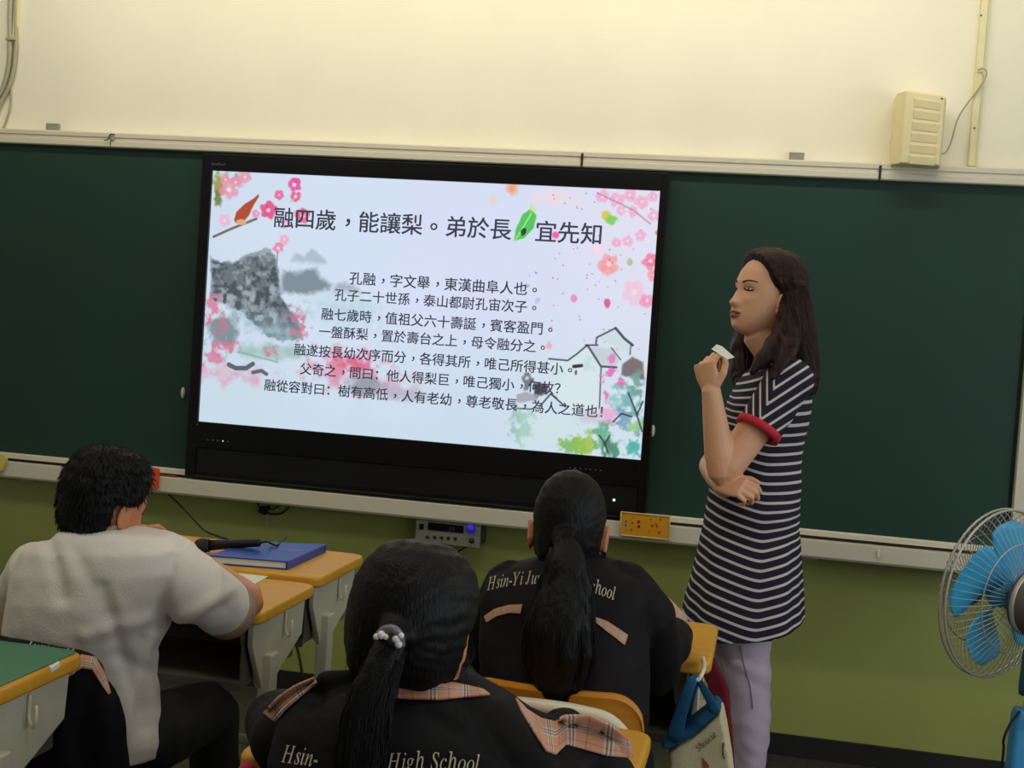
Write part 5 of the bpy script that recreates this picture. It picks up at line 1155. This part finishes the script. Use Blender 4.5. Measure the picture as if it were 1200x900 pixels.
# ------------------------------------------------------------------ fan
FY = -.8
fc = at(1173, 696, FY); FR = .232
fa = Vector((-.70, .71, .0)).normalized(); fa = (fa+Vector((0, 0, .04))).normalized()
ft = thing('standing_fan', (fc.x+.20, FY-.16, 0), 'blue and grey standing fan with a wire guard at the right edge', 'fan')
fu = Vector((.035, 0, 1)); fu = (fu-fa*fu.dot(fa)).normalized(); fs = fa.cross(fu)
M_wire = mat('chrome_wire', (188, 180, 168), .35, .3); M_cyan = mat('cyan_blade', (64, 176, 224), .3, spec=.5); M_fgrey = mat('fan_grey', (96, 88, 80), .5)
def fp(r, a, h): return fc+fa*h+(fu*math.sin(a)+fs*math.cos(a))*r
def ringt(r, h, w_, n=72): 
    m = MB(); pts = [fp(r, 2*PI*k/n, h) for k in range(n)]; m.rings([[p+((p-fc-fa*h).normalized()*math.cos(t)+fa*math.sin(t))*w_ for t in [2*PI*j/8 for j in range(8)]] for p in pts+[pts[0]]], cap=False); return m
gd = {'rear_guard': (-1, .0), 'front_guard': (1, .018)}
for nm, (sg, h0) in gd.items():
    g_ = MB(); n = 62
    for k in range(n):
        a = 2*PI*k/n
        pts = [fp(.052, a, h0+sg*.070), fp(.10, a, h0+sg*.064), fp(.15, a, h0+sg*.050), fp(.195, a, h0+sg*.032), fp(.222, a, h0+sg*.014), fp(FR, a, h0)]
        g_.tube(pts, .0011, 4, dome=False)
    go = tag(obj(nm, g_, M_wire, ft, smooth=True), kind='stuff')
    obj('guard_ring', ringt(FR, h0, .0034), M_wire, go, smooth=True); obj('guard_ring', ringt(.150, h0+sg*.052, .0016), M_wire, go, smooth=True)
    obj('guard_ring', ringt(.052, h0+sg*.071, .0022), M_wire, go, smooth=True)
obj('front_badge', MB().lathe(fc+fa*.088, fa, [(0, -.004), (.05, -.002), (.05, .003), (.03, .006), (0, .007)], 32), M_fgrey, ft, smooth=True)
obj('blade_hub', MB().lathe(fc, fa, [(0, -.03), (.035, -.028), (.036, .02), (.02, .035), (0, .038)], 28), M_cyan, ft, smooth=True)
for k, a0 in enumerate((66, 160, 246, 336)):
    a0 = math.radians(a0-8); nr, na_ = 14, 12; G = []
    for i in range(nr+1):
        t = i/nr; r = .030+.172*t; half = math.radians(14+26*math.sin(PI*min(1, t*.62+.12)))*(1 if t < .8 else math.sqrt(max(.02, 1-((t-.8)/.2)**2*.85)))
        G.append([fp(r, a0+half*(2*j/na_-1)+.25*t, .020*(2*j/na_-1)*(1-.3*t)) for j in range(na_+1)])
    m = MB(); m.rings(G, cap=False, closed=False); obj('blade', m, M_cyan, ft, smooth=True, solid=.002)
obj('motor', MB().lathe(fc, -fa, [(.02, .03), (.060, .066), (.082, .078), (.086, .095), (.080, .14), (.058, .170), (.02, .182), (0, .184)], 36), M_fgrey, ft, smooth=True)
obj('motor_ring', MB().lathe(fc, -fa, [(.0865, .088), (.090, .092), (.090, .098), (.0860, .102)], 36), M_wire, ft, smooth=True)
pc = fc-fa*.13; M_fb = mat('fan_blue', (70, 160, 214), .45); M_ft = mat('fan_teal', (44, 96, 116), .45)
px_ = pc.x-.012; py_ = pc.y
obj('tilt_joint', MB().bb(px_-.022, px_+.022, py_-.022, py_+.022, pc.z-.115, pc.z-.052), M_blackp, ft, bevel=.008)
obj('neck', MB().lathe((px_, py_, pc.z-.24), (0, 0, 1), [(.030, 0), (.032, .02), (.028, .12), (.020, .126)], 24), M_ft, ft, smooth=True)
obj('pole', MB().lathe((px_, py_, .06), (0, 0, 1), [(.016, 0), (.016, pc.z-.32)], 16), M_wire, ft, smooth=True)
zc_ = at(1190, 830, py_).z
obj('control_column', MB().rings([rrect(px_-.045*k, px_+.045*k, py_-.04*k, py_+.04*k, z, .016) for k, z in ((1.25, .045), (1.0, .30), (.92, zc_-.02), (.80, zc_))]), M_fb, ft, bevel=.003)
obj('base', MB().lathe((px_, py_, .0), (0, 0, 1), [(.19, .0005), (.195, .012), (.17, .032), (.06, .05), (0, .052)], 40), M_fb, ft, smooth=True)
obj('power_cord', MB().tube(curve_pts([Vector((px_-.03, py_-.03, zc_-.0)), at(1183, 850, py_-.05), at(1176, 868, py_-.06), at(1175, 890, py_-.06), Vector((px_-.08, py_-.06, .10)), Vector((px_-.06, py_-.05, .045))], 30), .0035, 8), M_blackp, ft, smooth=True)
obj('power_cord', MB().tube(curve_pts([Vector((px_-.010, py_-.05, pc.z-.06)), Vector((px_-.016, py_-.055, pc.z-.14)), Vector((px_-.010, py_-.052, pc.z-.26)), Vector((px_-.012, py_-.05, zc_-.04))], 24), .004, 8), M_blackp, ft, smooth=True)

pk_ = at(291, 905, -2.66); m = MB(); m.ell(pk_, (.016, .014, .016)); tag(obj('pink_cloth', remesh(m, .005, 1, folds(.004, 20, 20, 20, 3)), mat('pink_cloth', (206, 40, 96), .8), smooth=True), 'small bright pink cloth tucked under the desk of the nearest girl', 'cloth')
